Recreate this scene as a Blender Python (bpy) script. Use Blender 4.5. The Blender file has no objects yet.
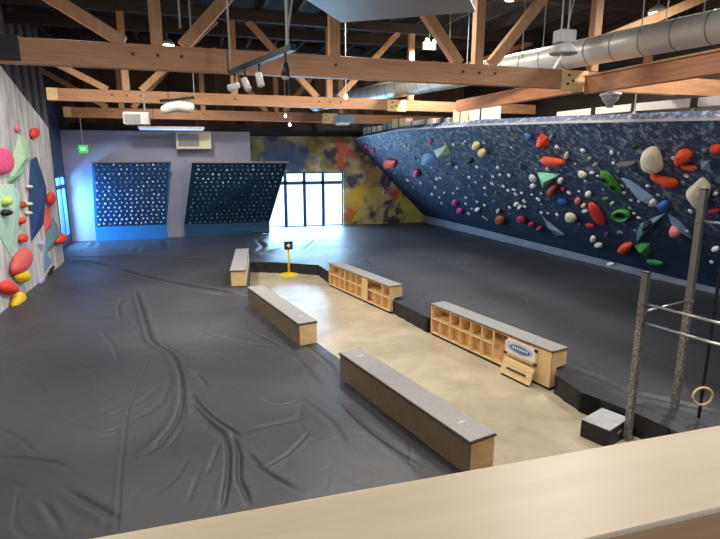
import bpy, bmesh, math, random
import numpy as np
from mathutils import Vector, Matrix
random.seed(7)
SC = bpy.context.scene
COL = SC.collection
PI = math.pi

# ------------------------------------------------------------------ materials
def lin(c):
    return tuple((v/12.92 if v <= .04045 else ((v+.055)/1.055)**2.4) for v in [x/255 for x in c])+(1,)
def new_mat(name):
    m = bpy.data.materials.new(name); m.use_nodes = True
    nt = m.node_tree; b = nt.nodes['Principled BSDF']
    return m, nt, b
def N(nt, t, **kw):
    n = nt.nodes.new(t)
    for k, v in kw.items(): setattr(n, k, v)
    return n
def simple(name, rgb, rough=.6, metal=0, var=.12, scale=8, bump=0, stretch=None, spec=None):
    """principled material whose colour wanders a little with noise"""
    m, nt, b = new_mat(name)
    tc = N(nt, 'ShaderNodeTexCoord'); mp = N(nt, 'ShaderNodeMapping')
    nt.links.new(tc.outputs['Object'], mp.inputs['Vector'])
    if stretch: mp.inputs['Scale'].default_value = stretch
    nz = N(nt, 'ShaderNodeTexNoise'); nz.inputs['Scale'].default_value = scale; nz.inputs['Detail'].default_value = 4
    nt.links.new(mp.outputs[0], nz.inputs['Vector'])
    cr = N(nt, 'ShaderNodeValToRGB'); c = lin(rgb)
    cr.color_ramp.elements[0].position = .3; cr.color_ramp.elements[1].position = .7
    cr.color_ramp.elements[0].color = tuple(x*(1-var) for x in c[:3])+(1,)
    cr.color_ramp.elements[1].color = tuple(min(1, x*(1+var)) for x in c[:3])+(1,)
    nt.links.new(nz.outputs['Fac'], cr.inputs['Fac']); nt.links.new(cr.outputs[0], b.inputs['Base Color'])
    b.inputs['Roughness'].default_value = rough; b.inputs['Metallic'].default_value = metal
    if spec is not None: b.inputs['Specular IOR Level'].default_value = spec
    if bump:
        bp = N(nt, 'ShaderNodeBump'); bp.inputs['Strength'].default_value = bump; bp.inputs['Distance'].default_value = .02
        nt.links.new(nz.outputs['Fac'], bp.inputs['Height']); nt.links.new(bp.outputs[0], b.inputs['Normal'])
    return m
def emit(name, rgb, strength):
    m, nt, b = new_mat(name)
    b.inputs['Base Color'].default_value = lin(rgb); b.inputs['Emission Color'].default_value = lin(rgb)
    b.inputs['Emission Strength'].default_value = strength
    return m
M = {}
WX = (.5, 6, 6); WY = (6, .5, 6)
M['beam'] = simple('fir_beam', (180, 130, 92), .55, var=.2, scale=3, stretch=(.6, 7, 7), bump=.15)
M['beam_y'] = simple('fir_girder', (180, 118, 74), .55, var=.22, scale=3, stretch=(7, .6, 7), bump=.15)
M['post'] = simple('fir_post', (190, 142, 100), .6, var=.15, scale=3, stretch=(5, 5, .8))
M['joist'] = simple('dark_joist', (62, 52, 46), .8, var=.25, scale=3, stretch=(6, .5, 6))
M['deck'] = simple('roof_deck', (40, 35, 32), .9, var=.3, scale=2, stretch=(4, .3, 4))
M['ply'] = simple('plywood', (232, 198, 144), .5, var=.12, scale=4, stretch=(1, 6, 6))
M['plyin'] = simple('plywood_inner', (226, 186, 128), .6, var=.12, scale=4, stretch=(5, 5, 1))
M['taupe'] = simple('taupe_paint', (128, 112, 88), .6, var=.1, scale=6)
M['carpet'] = simple('grey_carpet', (156, 154, 152), .95, var=.1, scale=40, bump=.2)
M['edge'] = simple('dark_edge', (84, 70, 60), .7)
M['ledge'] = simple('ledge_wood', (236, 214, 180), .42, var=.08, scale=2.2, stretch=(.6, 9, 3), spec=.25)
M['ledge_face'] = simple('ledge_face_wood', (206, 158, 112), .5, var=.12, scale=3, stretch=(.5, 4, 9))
M['steel'] = None
M['bar'] = simple('bright_bar', (176, 176, 176), .3, .9, var=.05)
M['black'] = simple('black_plastic', (24, 24, 26), .5)
M['dark'] = simple('dark_metal', (44, 44, 46), .5, .4)
M['galv'] = simple('galvanised_duct', (218, 216, 208), .42, .2, var=.08, scale=3)
M['duct_edge'] = simple('duct_seam', (150, 152, 152), .4, .6)
M['whitepaint'] = simple('white_enamel', (226, 224, 216), .45, var=.04)
M['greypaint'] = simple('grey_enamel', (150, 150, 150), .5, var=.06)
M['cream_unit'] = simple('cream_enamel', (236, 226, 192), .5, var=.04)
M['yellowpost'] = simple('yellow_post', (236, 204, 40), .45, var=.06)
M['strap'] = simple('black_webbing', (22, 22, 24), .8)
M['ringwood'] = simple('birch_ring', (218, 188, 146), .45, scale=12)
M['paper'] = simple('poster_paper', (238, 236, 232), .7, var=.03)
M['navyprint'] = simple('blue_print', (92, 116, 160), .7, var=.3, scale=30)
M['lightprint'] = simple('pale_print', (196, 206, 224), .7, var=.1, scale=20)
M['lavender'] = simple('lavender_plaster', (168, 168, 188), .8, var=.06, scale=1.2, bump=.05)
M['shell'] = simple('dark_blue_wall', (74, 82, 104), .85, var=.1, scale=1)
M['planks'] = None
M['board'] = simple('navy_board', (16, 60, 96), .5, var=.12, scale=3)
M['boardside'] = simple('blue_board_frame', (28, 104, 160), .5, var=.06)
M['boardkick'] = simple('blue_kicker', (34, 118, 176), .5, var=.06)
M['teal_board'] = simple('teal_board', (12, 50, 74), .5, var=.12, scale=3)
M['rubber'] = simple('pale_rubber', (178, 180, 184), .7)
M['teal_kick'] = simple('teal_kicker', (14, 74, 104), .5, var=.06)
M['boardcap'] = simple('grey_board_cap', (150, 140, 140), .6)
M['bh_white'] = simple('board_hold_white', (214, 210, 206), .6)
M['bh_blue'] = simple('board_hold_blue', (104, 150, 186), .6)
M['bh_dim'] = simple('board_hold_dim', (110, 124, 140), .6)
M['kick'] = simple('kick_strip', (108, 114, 126), .7, var=.12, scale=2)
M['frame'] = simple('window_frame', (62, 92, 124), .5, .2)
M['foil'] = simple('white_wrap', (224, 218, 208), .55, var=.2, scale=14, bump=.6)
M['brownstud'] = simple('brown_stud', (128, 96, 66), .8, var=.2)
M['metalcap'] = simple('wall_cap', (206, 202, 204), .5, .2)
HC = dict(cream=(236,224,194), orange=(236,78,42), rust=(178,62,40), red=(226,62,52), crimson=(176,42,66), pink=(226,128,132), pinkdeep=(206,66,120), hotpink=(232,86,136),
 grey=(92,92,94), black=(20,20,22), slate=(128,152,178), green=(66,138,58), green2=(104,164,122), mint=(156,220,178), mintpale=(178,214,196), palegreen=(174,208,170),
 blue=(52,92,168), tealgrey=(112,140,150), white=(232,230,226), rustorange=(190,92,48), yellowcream=(240,222,160), paleblue=(100,132,162), brown=(120,92,76), olive=(142,146,112),
 purple=(112,88,150), lime=(188,214,110), navyblue=(34,66,112), salmon=(212,92,82), yellow=(236,200,32), lilac=(176,164,206), greygreen=(128,150,140))
for k, c in HC.items(): M['h_'+k] = simple('hold_'+k, c, .62, var=.1, scale=9, bump=.15)

def planks():
    m, nt, b = new_mat('gable_boards')
    tc = N(nt, 'ShaderNodeTexCoord'); sp = N(nt, 'ShaderNodeSeparateXYZ'); nt.links.new(tc.outputs['Object'], sp.inputs[0])
    mu = N(nt, 'ShaderNodeMath', operation='MULTIPLY'); mu.inputs[1].default_value = 2.6; nt.links.new(sp.outputs[0], mu.inputs[0])
    fl = N(nt, 'ShaderNodeMath', operation='FLOOR'); nt.links.new(mu.outputs[0], fl.inputs[0])
    wn = N(nt, 'ShaderNodeTexWhiteNoise', noise_dimensions='1D'); nt.links.new(fl.outputs[0], wn.inputs['W'])
    cr = N(nt, 'ShaderNodeValToRGB'); cr.color_ramp.elements[0].color = lin((78, 56, 42)); cr.color_ramp.elements[1].color = lin((128, 94, 66))
    nt.links.new(wn.outputs['Value'], cr.inputs['Fac']); nt.links.new(cr.outputs[0], b.inputs['Base Color']); b.inputs['Roughness'].default_value = .85
    return m
M['planks'] = planks()

def steel():
    m, nt, b = new_mat('punched_steel')
    L = nt.links.new
    tc = N(nt, 'ShaderNodeTexCoord'); vo = N(nt, 'ShaderNodeTexVoronoi'); vo.inputs['Scale'].default_value = 38; vo.inputs['Randomness'].default_value = 1
    L(tc.outputs['Object'], vo.inputs['Vector'])
    sp = N(nt, 'ShaderNodeSeparateXYZ'); L(tc.outputs['Object'], sp.inputs[0])
    mr = N(nt, 'ShaderNodeMapRange'); mr.inputs['From Min'].default_value = 2.0; mr.inputs['From Max'].default_value = 1.5; L(sp.outputs[2], mr.inputs['Value'])
    lt = N(nt, 'ShaderNodeMath', operation='LESS_THAN'); lt.inputs[1].default_value = .4; L(vo.outputs['Distance'], lt.inputs[0])
    mu = N(nt, 'ShaderNodeMath', operation='MULTIPLY'); L(lt.outputs[0], mu.inputs[0]); L(mr.outputs[0], mu.inputs[1])
    mx = N(nt, 'ShaderNodeMix', data_type='RGBA'); mx.inputs['A'].default_value = lin((112, 109, 106)); mx.inputs['B'].default_value = lin((168, 168, 168)); L(mu.outputs[0], mx.inputs['Factor'])
    L(mx.outputs['Result'], b.inputs['Base Color']); b.inputs['Roughness'].default_value = .5; b.inputs['Metallic'].default_value = .35
    return m
M['steel'] = steel()
def pad_mat():
    m, nt, b = new_mat('black_vinyl_pad')
    tc = N(nt, 'ShaderNodeTexCoord')
    n1 = N(nt, 'ShaderNodeTexNoise'); n1.inputs['Scale'].default_value = .5; n1.inputs['Detail'].default_value = 5
    n2 = N(nt, 'ShaderNodeTexNoise'); n2.inputs['Scale'].default_value = 2.2; n2.inputs['Detail'].default_value = 8
    for n in (n1, n2): nt.links.new(tc.outputs['Object'], n.inputs['Vector'])
    cr = N(nt, 'ShaderNodeValToRGB'); cr.color_ramp.elements[0].position = .3; cr.color_ramp.elements[1].position = .7
    cr.color_ramp.elements[0].color = lin((48, 49, 53)); cr.color_ramp.elements[1].color = lin((66, 67, 73))
    nt.links.new(n1.outputs['Fac'], cr.inputs['Fac']); nt.links.new(cr.outputs[0], b.inputs['Base Color'])
    b.inputs['Roughness'].default_value = .5; b.inputs['Specular IOR Level'].default_value = .6
    bp = N(nt, 'ShaderNodeBump'); bp.inputs['Strength'].default_value = .35; bp.inputs['Distance'].default_value = .05
    n2.inputs['Distortion'].default_value = .3
    # creases: thin valleys where a second, warped noise crosses its middle value
    n3 = N(nt, 'ShaderNodeTexNoise'); n3.inputs['Scale'].default_value = .8; n3.inputs['Detail'].default_value = 2; n3.inputs['Distortion'].default_value = .5
    nt.links.new(tc.outputs['Object'], n3.inputs['Vector'])
    s1 = N(nt, 'ShaderNodeMath', operation='SUBTRACT'); s1.inputs[1].default_value = .5; nt.links.new(n3.outputs['Fac'], s1.inputs[0])
    s2 = N(nt, 'ShaderNodeMath', operation='ABSOLUTE'); nt.links.new(s1.outputs[0], s2.inputs[0])
    s3 = N(nt, 'ShaderNodeMapRange', interpolation_type='SMOOTHSTEP'); s3.inputs['From Max'].default_value = .035; s3.inputs['To Max'].default_value = .2; nt.links.new(s2.outputs[0], s3.inputs['Value'])
    s4 = N(nt, 'ShaderNodeMath', operation='ADD'); nt.links.new(s3.outputs[0], s4.inputs[0]); nt.links.new(n2.outputs['Fac'], s4.inputs[1])
    nt.links.new(s4.outputs[0], bp.inputs['Height']); nt.links.new(bp.outputs[0], b.inputs['Normal'])
    return m
M['pad'] = pad_mat()
M['padside'] = simple('pad_side_vinyl', (30, 30, 33), .55, var=.2, scale=4, bump=.3)

def concrete():
    m, nt, b = new_mat('polished_concrete')
    tc = N(nt, 'ShaderNodeTexCoord')
    n1 = N(nt, 'ShaderNodeTexNoise'); n1.inputs['Scale'].default_value = 1.3; n1.inputs['Detail'].default_value = 7; n1.inputs['Roughness'].default_value = .65
    nt.links.new(tc.outputs['Object'], n1.inputs['Vector'])
    cr = N(nt, 'ShaderNodeValToRGB'); e = cr.color_ramp.elements
    e[0].position = .3; e[0].color = lin((166, 152, 124)); e[1].position = .7; e[1].color = lin((206, 194, 168))
    nt.links.new(n1.outputs['Fac'], cr.inputs['Fac']); nt.links.new(cr.outputs[0], b.inputs['Base Color'])
    b.inputs['Roughness'].default_value = .36; b.inputs['Specular IOR Level'].default_value = .5
    return m
M['concrete'] = concrete()

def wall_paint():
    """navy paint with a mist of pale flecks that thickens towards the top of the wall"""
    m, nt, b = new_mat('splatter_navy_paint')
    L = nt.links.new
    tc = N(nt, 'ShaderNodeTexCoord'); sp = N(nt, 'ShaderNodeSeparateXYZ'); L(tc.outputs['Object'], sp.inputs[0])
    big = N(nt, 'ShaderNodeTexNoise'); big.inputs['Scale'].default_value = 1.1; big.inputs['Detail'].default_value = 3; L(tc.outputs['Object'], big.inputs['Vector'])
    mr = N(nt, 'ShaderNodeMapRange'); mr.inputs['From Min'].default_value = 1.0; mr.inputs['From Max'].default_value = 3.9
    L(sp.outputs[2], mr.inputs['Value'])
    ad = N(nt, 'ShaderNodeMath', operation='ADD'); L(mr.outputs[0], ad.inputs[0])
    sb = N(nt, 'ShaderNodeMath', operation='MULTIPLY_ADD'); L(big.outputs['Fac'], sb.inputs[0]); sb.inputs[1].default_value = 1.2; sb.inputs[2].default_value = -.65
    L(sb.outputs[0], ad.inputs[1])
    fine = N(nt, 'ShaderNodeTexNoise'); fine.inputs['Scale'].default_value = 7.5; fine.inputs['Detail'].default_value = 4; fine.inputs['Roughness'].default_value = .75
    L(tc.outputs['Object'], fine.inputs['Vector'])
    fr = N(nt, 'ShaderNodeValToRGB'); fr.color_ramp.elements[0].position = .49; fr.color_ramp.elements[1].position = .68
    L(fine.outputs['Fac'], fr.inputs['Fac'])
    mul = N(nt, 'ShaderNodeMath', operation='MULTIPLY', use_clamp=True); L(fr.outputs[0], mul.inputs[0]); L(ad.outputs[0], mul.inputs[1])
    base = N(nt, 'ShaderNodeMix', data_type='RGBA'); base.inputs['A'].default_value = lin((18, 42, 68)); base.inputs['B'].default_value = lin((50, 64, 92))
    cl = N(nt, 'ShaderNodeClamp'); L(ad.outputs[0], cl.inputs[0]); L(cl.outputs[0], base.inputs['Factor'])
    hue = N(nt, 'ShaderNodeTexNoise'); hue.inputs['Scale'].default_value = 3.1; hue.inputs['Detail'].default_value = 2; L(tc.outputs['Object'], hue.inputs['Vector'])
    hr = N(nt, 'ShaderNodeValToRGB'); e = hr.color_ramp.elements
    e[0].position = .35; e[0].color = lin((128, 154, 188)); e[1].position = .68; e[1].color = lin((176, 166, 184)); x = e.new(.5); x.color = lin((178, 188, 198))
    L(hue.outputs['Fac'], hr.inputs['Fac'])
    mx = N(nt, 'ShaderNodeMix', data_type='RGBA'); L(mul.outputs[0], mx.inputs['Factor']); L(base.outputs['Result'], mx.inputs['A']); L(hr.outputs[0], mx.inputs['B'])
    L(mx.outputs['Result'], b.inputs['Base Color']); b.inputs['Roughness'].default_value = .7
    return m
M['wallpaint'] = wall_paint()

def left_paint():
    m, nt, b = new_mat('grey_streaked_panel')
    L = nt.links.new
    tc = N(nt, 'ShaderNodeTexCoord'); mp = N(nt, 'ShaderNodeMapping'); mp.inputs['Scale'].default_value = (1, 3.2, .5); mp.inputs['Rotation'].default_value = (.35, 0, 0)
    L(tc.outputs['Object'], mp.inputs[0])
    n = N(nt, 'ShaderNodeTexNoise'); n.inputs['Scale'].default_value = 2; n.inputs['Detail'].default_value = 6; L(mp.outputs[0], n.inputs['Vector'])
    cr = N(nt, 'ShaderNodeValToRGB'); e = cr.color_ramp.elements; e[0].position = .32; e[0].color = lin((158, 156, 160)); e[1].position = .66; e[1].color = lin((214, 212, 212))
    L(n.outputs['Fac'], cr.inputs['Fac']); L(cr.outputs[0], b.inputs['Base Color']); b.inputs['Roughness'].default_value = .7
    return m
M['leftpaint'] = left_paint()

def mural():
    """loose painterly blots of colour"""
    m, nt, b = new_mat('painted_blots')
    L = nt.links.new
    tc = N(nt, 'ShaderNodeTexCoord')
    wz = N(nt, 'ShaderNodeTexNoise'); wz.inputs['Scale'].default_value = 1.6; wz.inputs['Detail'].default_value = 6; L(tc.outputs['Object'], wz.inputs['Vector'])
    ws = N(nt, 'ShaderNodeVectorMath', operation='MULTIPLY_ADD'); ws.inputs[1].default_value = (2.0, 0, 2.0); ws.inputs[2].default_value = (-1.0, 0, -1.0)
    L(wz.outputs['Color'], ws.inputs[0])
    av = N(nt, 'ShaderNodeVectorMath', operation='ADD'); L(tc.outputs['Object'], av.inputs[0]); L(ws.outputs[0], av.inputs[1])
    prev = None
    n0 = N(nt, 'ShaderNodeTexNoise'); n0.inputs['Scale'].default_value = 1.5; n0.inputs['Detail'].default_value = 8; L(tc.outputs['Object'], n0.inputs['Vector'])
    r0 = N(nt, 'ShaderNodeValToRGB'); e = r0.color_ramp.elements
    e[0].position = .36; e[0].color = lin((76, 72, 96)); e[1].position = .66; e[1].color = lin((222, 208, 164)); x = e.new(.5); x.color = lin((172, 156, 116))
    L(n0.outputs['Fac'], r0.inputs['Fac']); prev = r0.outputs[0]
    for (x, z, r, c) in MURAL:
        di = N(nt, 'ShaderNodeVectorMath', operation='DISTANCE'); L(av.outputs[0], di.inputs[0]); di.inputs[1].default_value = (x, 23.98, z)
        mr = N(nt, 'ShaderNodeMapRange', interpolation_type='SMOOTHSTEP'); mr.inputs['From Min'].default_value = r*.55; mr.inputs['From Max'].default_value = r*1.15
        mr.inputs['To Min'].default_value = .88; mr.inputs['To Max'].default_value = 0
        L(di.outputs['Value'], mr.inputs['Value'])
        mx = N(nt, 'ShaderNodeMix', data_type='RGBA'); L(mr.outputs[0], mx.inputs['Factor']); L(prev, mx.inputs['A']); mx.inputs['B'].default_value = lin(c); prev = mx.outputs['Result']
    L(prev, b.inputs['Base Color']); b.inputs['Roughness'].default_value = .75
    return m
MURAL = [(2.4,3.7,.55,(176,164,84)),(3.2,3.9,.5,(120,116,118)),(4.0,3.4,.8,(62,92,138)),(3.2,3.2,.45,(86,110,140)),(4.9,3.8,.5,(176,158,92)),(5.3,3.3,.45,(132,128,84)),(6.0,4.0,.35,(226,110,60)),(6.15,3.5,.4,(214,92,66)),(5.65,3.7,.32,(56,50,82)),
 (6.6,2.6,.35,(60,66,104)),(6.9,3.5,.3,(128,60,72)),(7.0,1.6,.75,(226,190,52)),(6.6,.9,.5,(212,120,50)),(7.0,.6,.4,(222,190,60)),(7.6,2.6,.5,(190,150,92)),(7.9,1.5,.5,(196,178,96)),(8.3,2.3,.32,(64,48,84)),(8.55,1.7,.42,(176,70,52)),(8.3,1.2,.3,(92,44,62)),(8.5,.6,.3,(44,44,66)),(9.2,1.2,.6,(176,178,72)),(9.6,.6,.5,(188,184,90)),(8.9,2.4,.4,(186,186,150)),(9.3,1.5,.16,(70,72,50)),(9.1,.8,.14,(60,60,50))]
M['mural'] = mural()
def glass():
    m, nt, b = new_mat('window_glass')
    g = N(nt, 'ShaderNodeBsdfGlossy'); g.inputs['Roughness'].default_value = .05
    t = N(nt, 'ShaderNodeBsdfTransparent'); mx = N(nt, 'ShaderNodeMixShader'); mx.inputs[0].default_value = .06
    nt.links.new(t.outputs[0], mx.inputs[1]); nt.links.new(g.outputs[0], mx.inputs[2]); nt.links.new(mx.outputs[0], nt.nodes['Material Output'].inputs[0])
    return m
M['glass'] = glass()
M['lampglow'] = emit('lamp_glow', (255, 246, 226), 12)
M['bulbglow'] = emit('bulb_glow', (255, 250, 236), 3)
M['ledglow'] = emit('tube_glow', (170, 200, 255), .7)
M['exitglow'] = emit('green_sign_glow', (60, 196, 90), .7)
M['exitcore'] = emit('green_sign_core', (150, 236, 170), .8)

# ------------------------------------------------------------------ mesh helpers
class MB:
    def __init__(s): s.bm = bmesh.new()
    def box(s, x0, x1, y0, y1, z0, z1, mtx=None):
        v = [s.bm.verts.new((x, y, z)) for z in (z0, z1) for y in (y0, y1) for x in (x0, x1)]
        for f in ((0,2,3,1),(4,5,7,6),(0,1,5,4),(2,6,7,3),(0,4,6,2),(1,3,7,5)): s.bm.faces.new([v[i] for i in f])
        if mtx: bmesh.ops.transform(s.bm, matrix=mtx, verts=v)
        return s
    def bar(s, a, b, w, d=None, up=(0, 0, 1)):
        """rectangular bar from a to b, w wide across, d deep along up"""
        d = d or w; a = Vector(a); b = Vector(b); t = (b-a).normalized(); u = Vector(up)
        if abs(t.dot(u)) > .98: u = Vector((0, 1, 0))
        r = t.cross(u).normalized(); u = r.cross(t).normalized()
        v = [s.bm.verts.new(p+r*(sx*w/2)+u*(sy*d/2)) for p in (a, b) for sx, sy in ((-1,-1),(1,-1),(1,1),(-1,1))]
        for i in range(4): s.bm.faces.new((v[i], v[(i+1)%4], v[4+(i+1)%4], v[4+i]))
        s.bm.faces.new(v[3::-1]); s.bm.faces.new(v[4:])
        return s
    def tube(s, pts, r, n=10, cap=True, closed=False):
        pts = [Vector(p) for p in pts]; rings = []
        rs = r if isinstance(r, (list, tuple)) else [r]*len(pts)
        for i, p in enumerate(pts):
            if closed: t = pts[(i+1) % len(pts)]-pts[i-1]
            else: t = pts[min(i+1, len(pts)-1)]-pts[max(i-1, 0)]
            t.normalize(); u = Vector((0, 0, 1)) if abs(t.z) < .95 else Vector((0, 1, 0))
            a = t.cross(u).normalized(); b = a.cross(t)
            rings.append([s.bm.verts.new(p+(a*math.cos(k*2*PI/n)+b*math.sin(k*2*PI/n))*rs[i]) for k in range(n)])
        m = len(rings)
        for i in range(m if closed else m-1):
            A, B = rings[i], rings[(i+1) % m]
            for k in range(n): s.bm.faces.new((A[k], A[(k+1)%n], B[(k+1)%n], B[k]))
        if cap and not closed: s.bm.faces.new(rings[0][::-1]); s.bm.faces.new(rings[-1])
        return s
    def lathe(s, prof, n=20, c=(0, 0, 0)):
        """prof: (radius, z) pairs revolved about z"""
        c = Vector(c); rings = [[s.bm.verts.new(c+Vector((r*math.cos(k*2*PI/n), r*math.sin(k*2*PI/n), z))) for k in range(n)] for r, z in prof]
        for A, B in zip(rings, rings[1:]):
            for k in range(n): s.bm.faces.new((A[k], A[(k+1)%n], B[(k+1)%n], B[k]))
        s.bm.faces.new(rings[0][::-1]); s.bm.faces.new(rings[-1])
        return s
    def prism(s, poly, axis, a, b):
        """extrude a polygon in the two other axes along axis from a to b"""
        def P(p, w): q = list(p); q.insert(axis, w); return q
        A = [s.bm.verts.new(P(p, a)) for p in poly]; B = [s.bm.verts.new(P(p, b)) for p in poly]; n = len(poly)
        for i in range(n): s.bm.faces.new((A[i], A[(i+1)%n], B[(i+1)%n], B[i]))
        s.bm.faces.new(A[::-1]); s.bm.faces.new(B)
        return s
    def quadbox(s, front, back):
        """hexahedron from two quads given in matching order"""
        A = [s.bm.verts.new(p) for p in front]; B = [s.bm.verts.new(p) for p in back]
        for i in range(4): s.bm.faces.new((A[i], A[(i+1)%4], B[(i+1)%4], B[i]))
        s.bm.faces.new(A[::-1]); s.bm.faces.new(B)
        return s
    def face(s, pts): s.bm.faces.new([s.bm.verts.new(p) for p in pts]); return s
    def build(s, name, mat, parent=None, smooth=False, bevel=0, kind=None, label=None, subsurf=0):
        bmesh.ops.recalc_face_normals(s.bm, faces=s.bm.faces[:])
        me = bpy.data.meshes.new(name); s.bm.to_mesh(me); s.bm.free()
        me.materials.append(mat)
        if smooth: me.polygons.foreach_set('use_smooth', [True]*len(me.polygons))
        o = bpy.data.objects.new(name, me); COL.objects.link(o)
        if parent: o.parent = parent
        if bevel:
            md = o.modifiers.new('bevel', 'BEVEL'); md.width = bevel; md.segments = 2; md.limit_method = 'ANGLE'
        if subsurf:
            md = o.modifiers.new('subdivision', 'SUBSURF'); md.levels = md.render_levels = subsurf
        if kind: o['kind'] = kind
        if label: o['label'] = label
        return o
def tag(o, label, cat, group=None):
    o['label'] = label; o['category'] = cat
    if group: o['group'] = group
    return o
def thing(name, label, cat, loc=(0, 0, 0), rz=0, group=None):
    o = bpy.data.objects.new(name, None); COL.objects.link(o); o.empty_display_size = .2
    o.location = loc; o.rotation_euler = (0, 0, rz)
    return tag(o, label, cat, group)
def copy_tree(o, parent=None):
    c = o.copy(); COL.objects.link(c)
    if parent: c.parent = parent
    for ch in list(o.children): copy_tree(ch, c)
    return c

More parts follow.
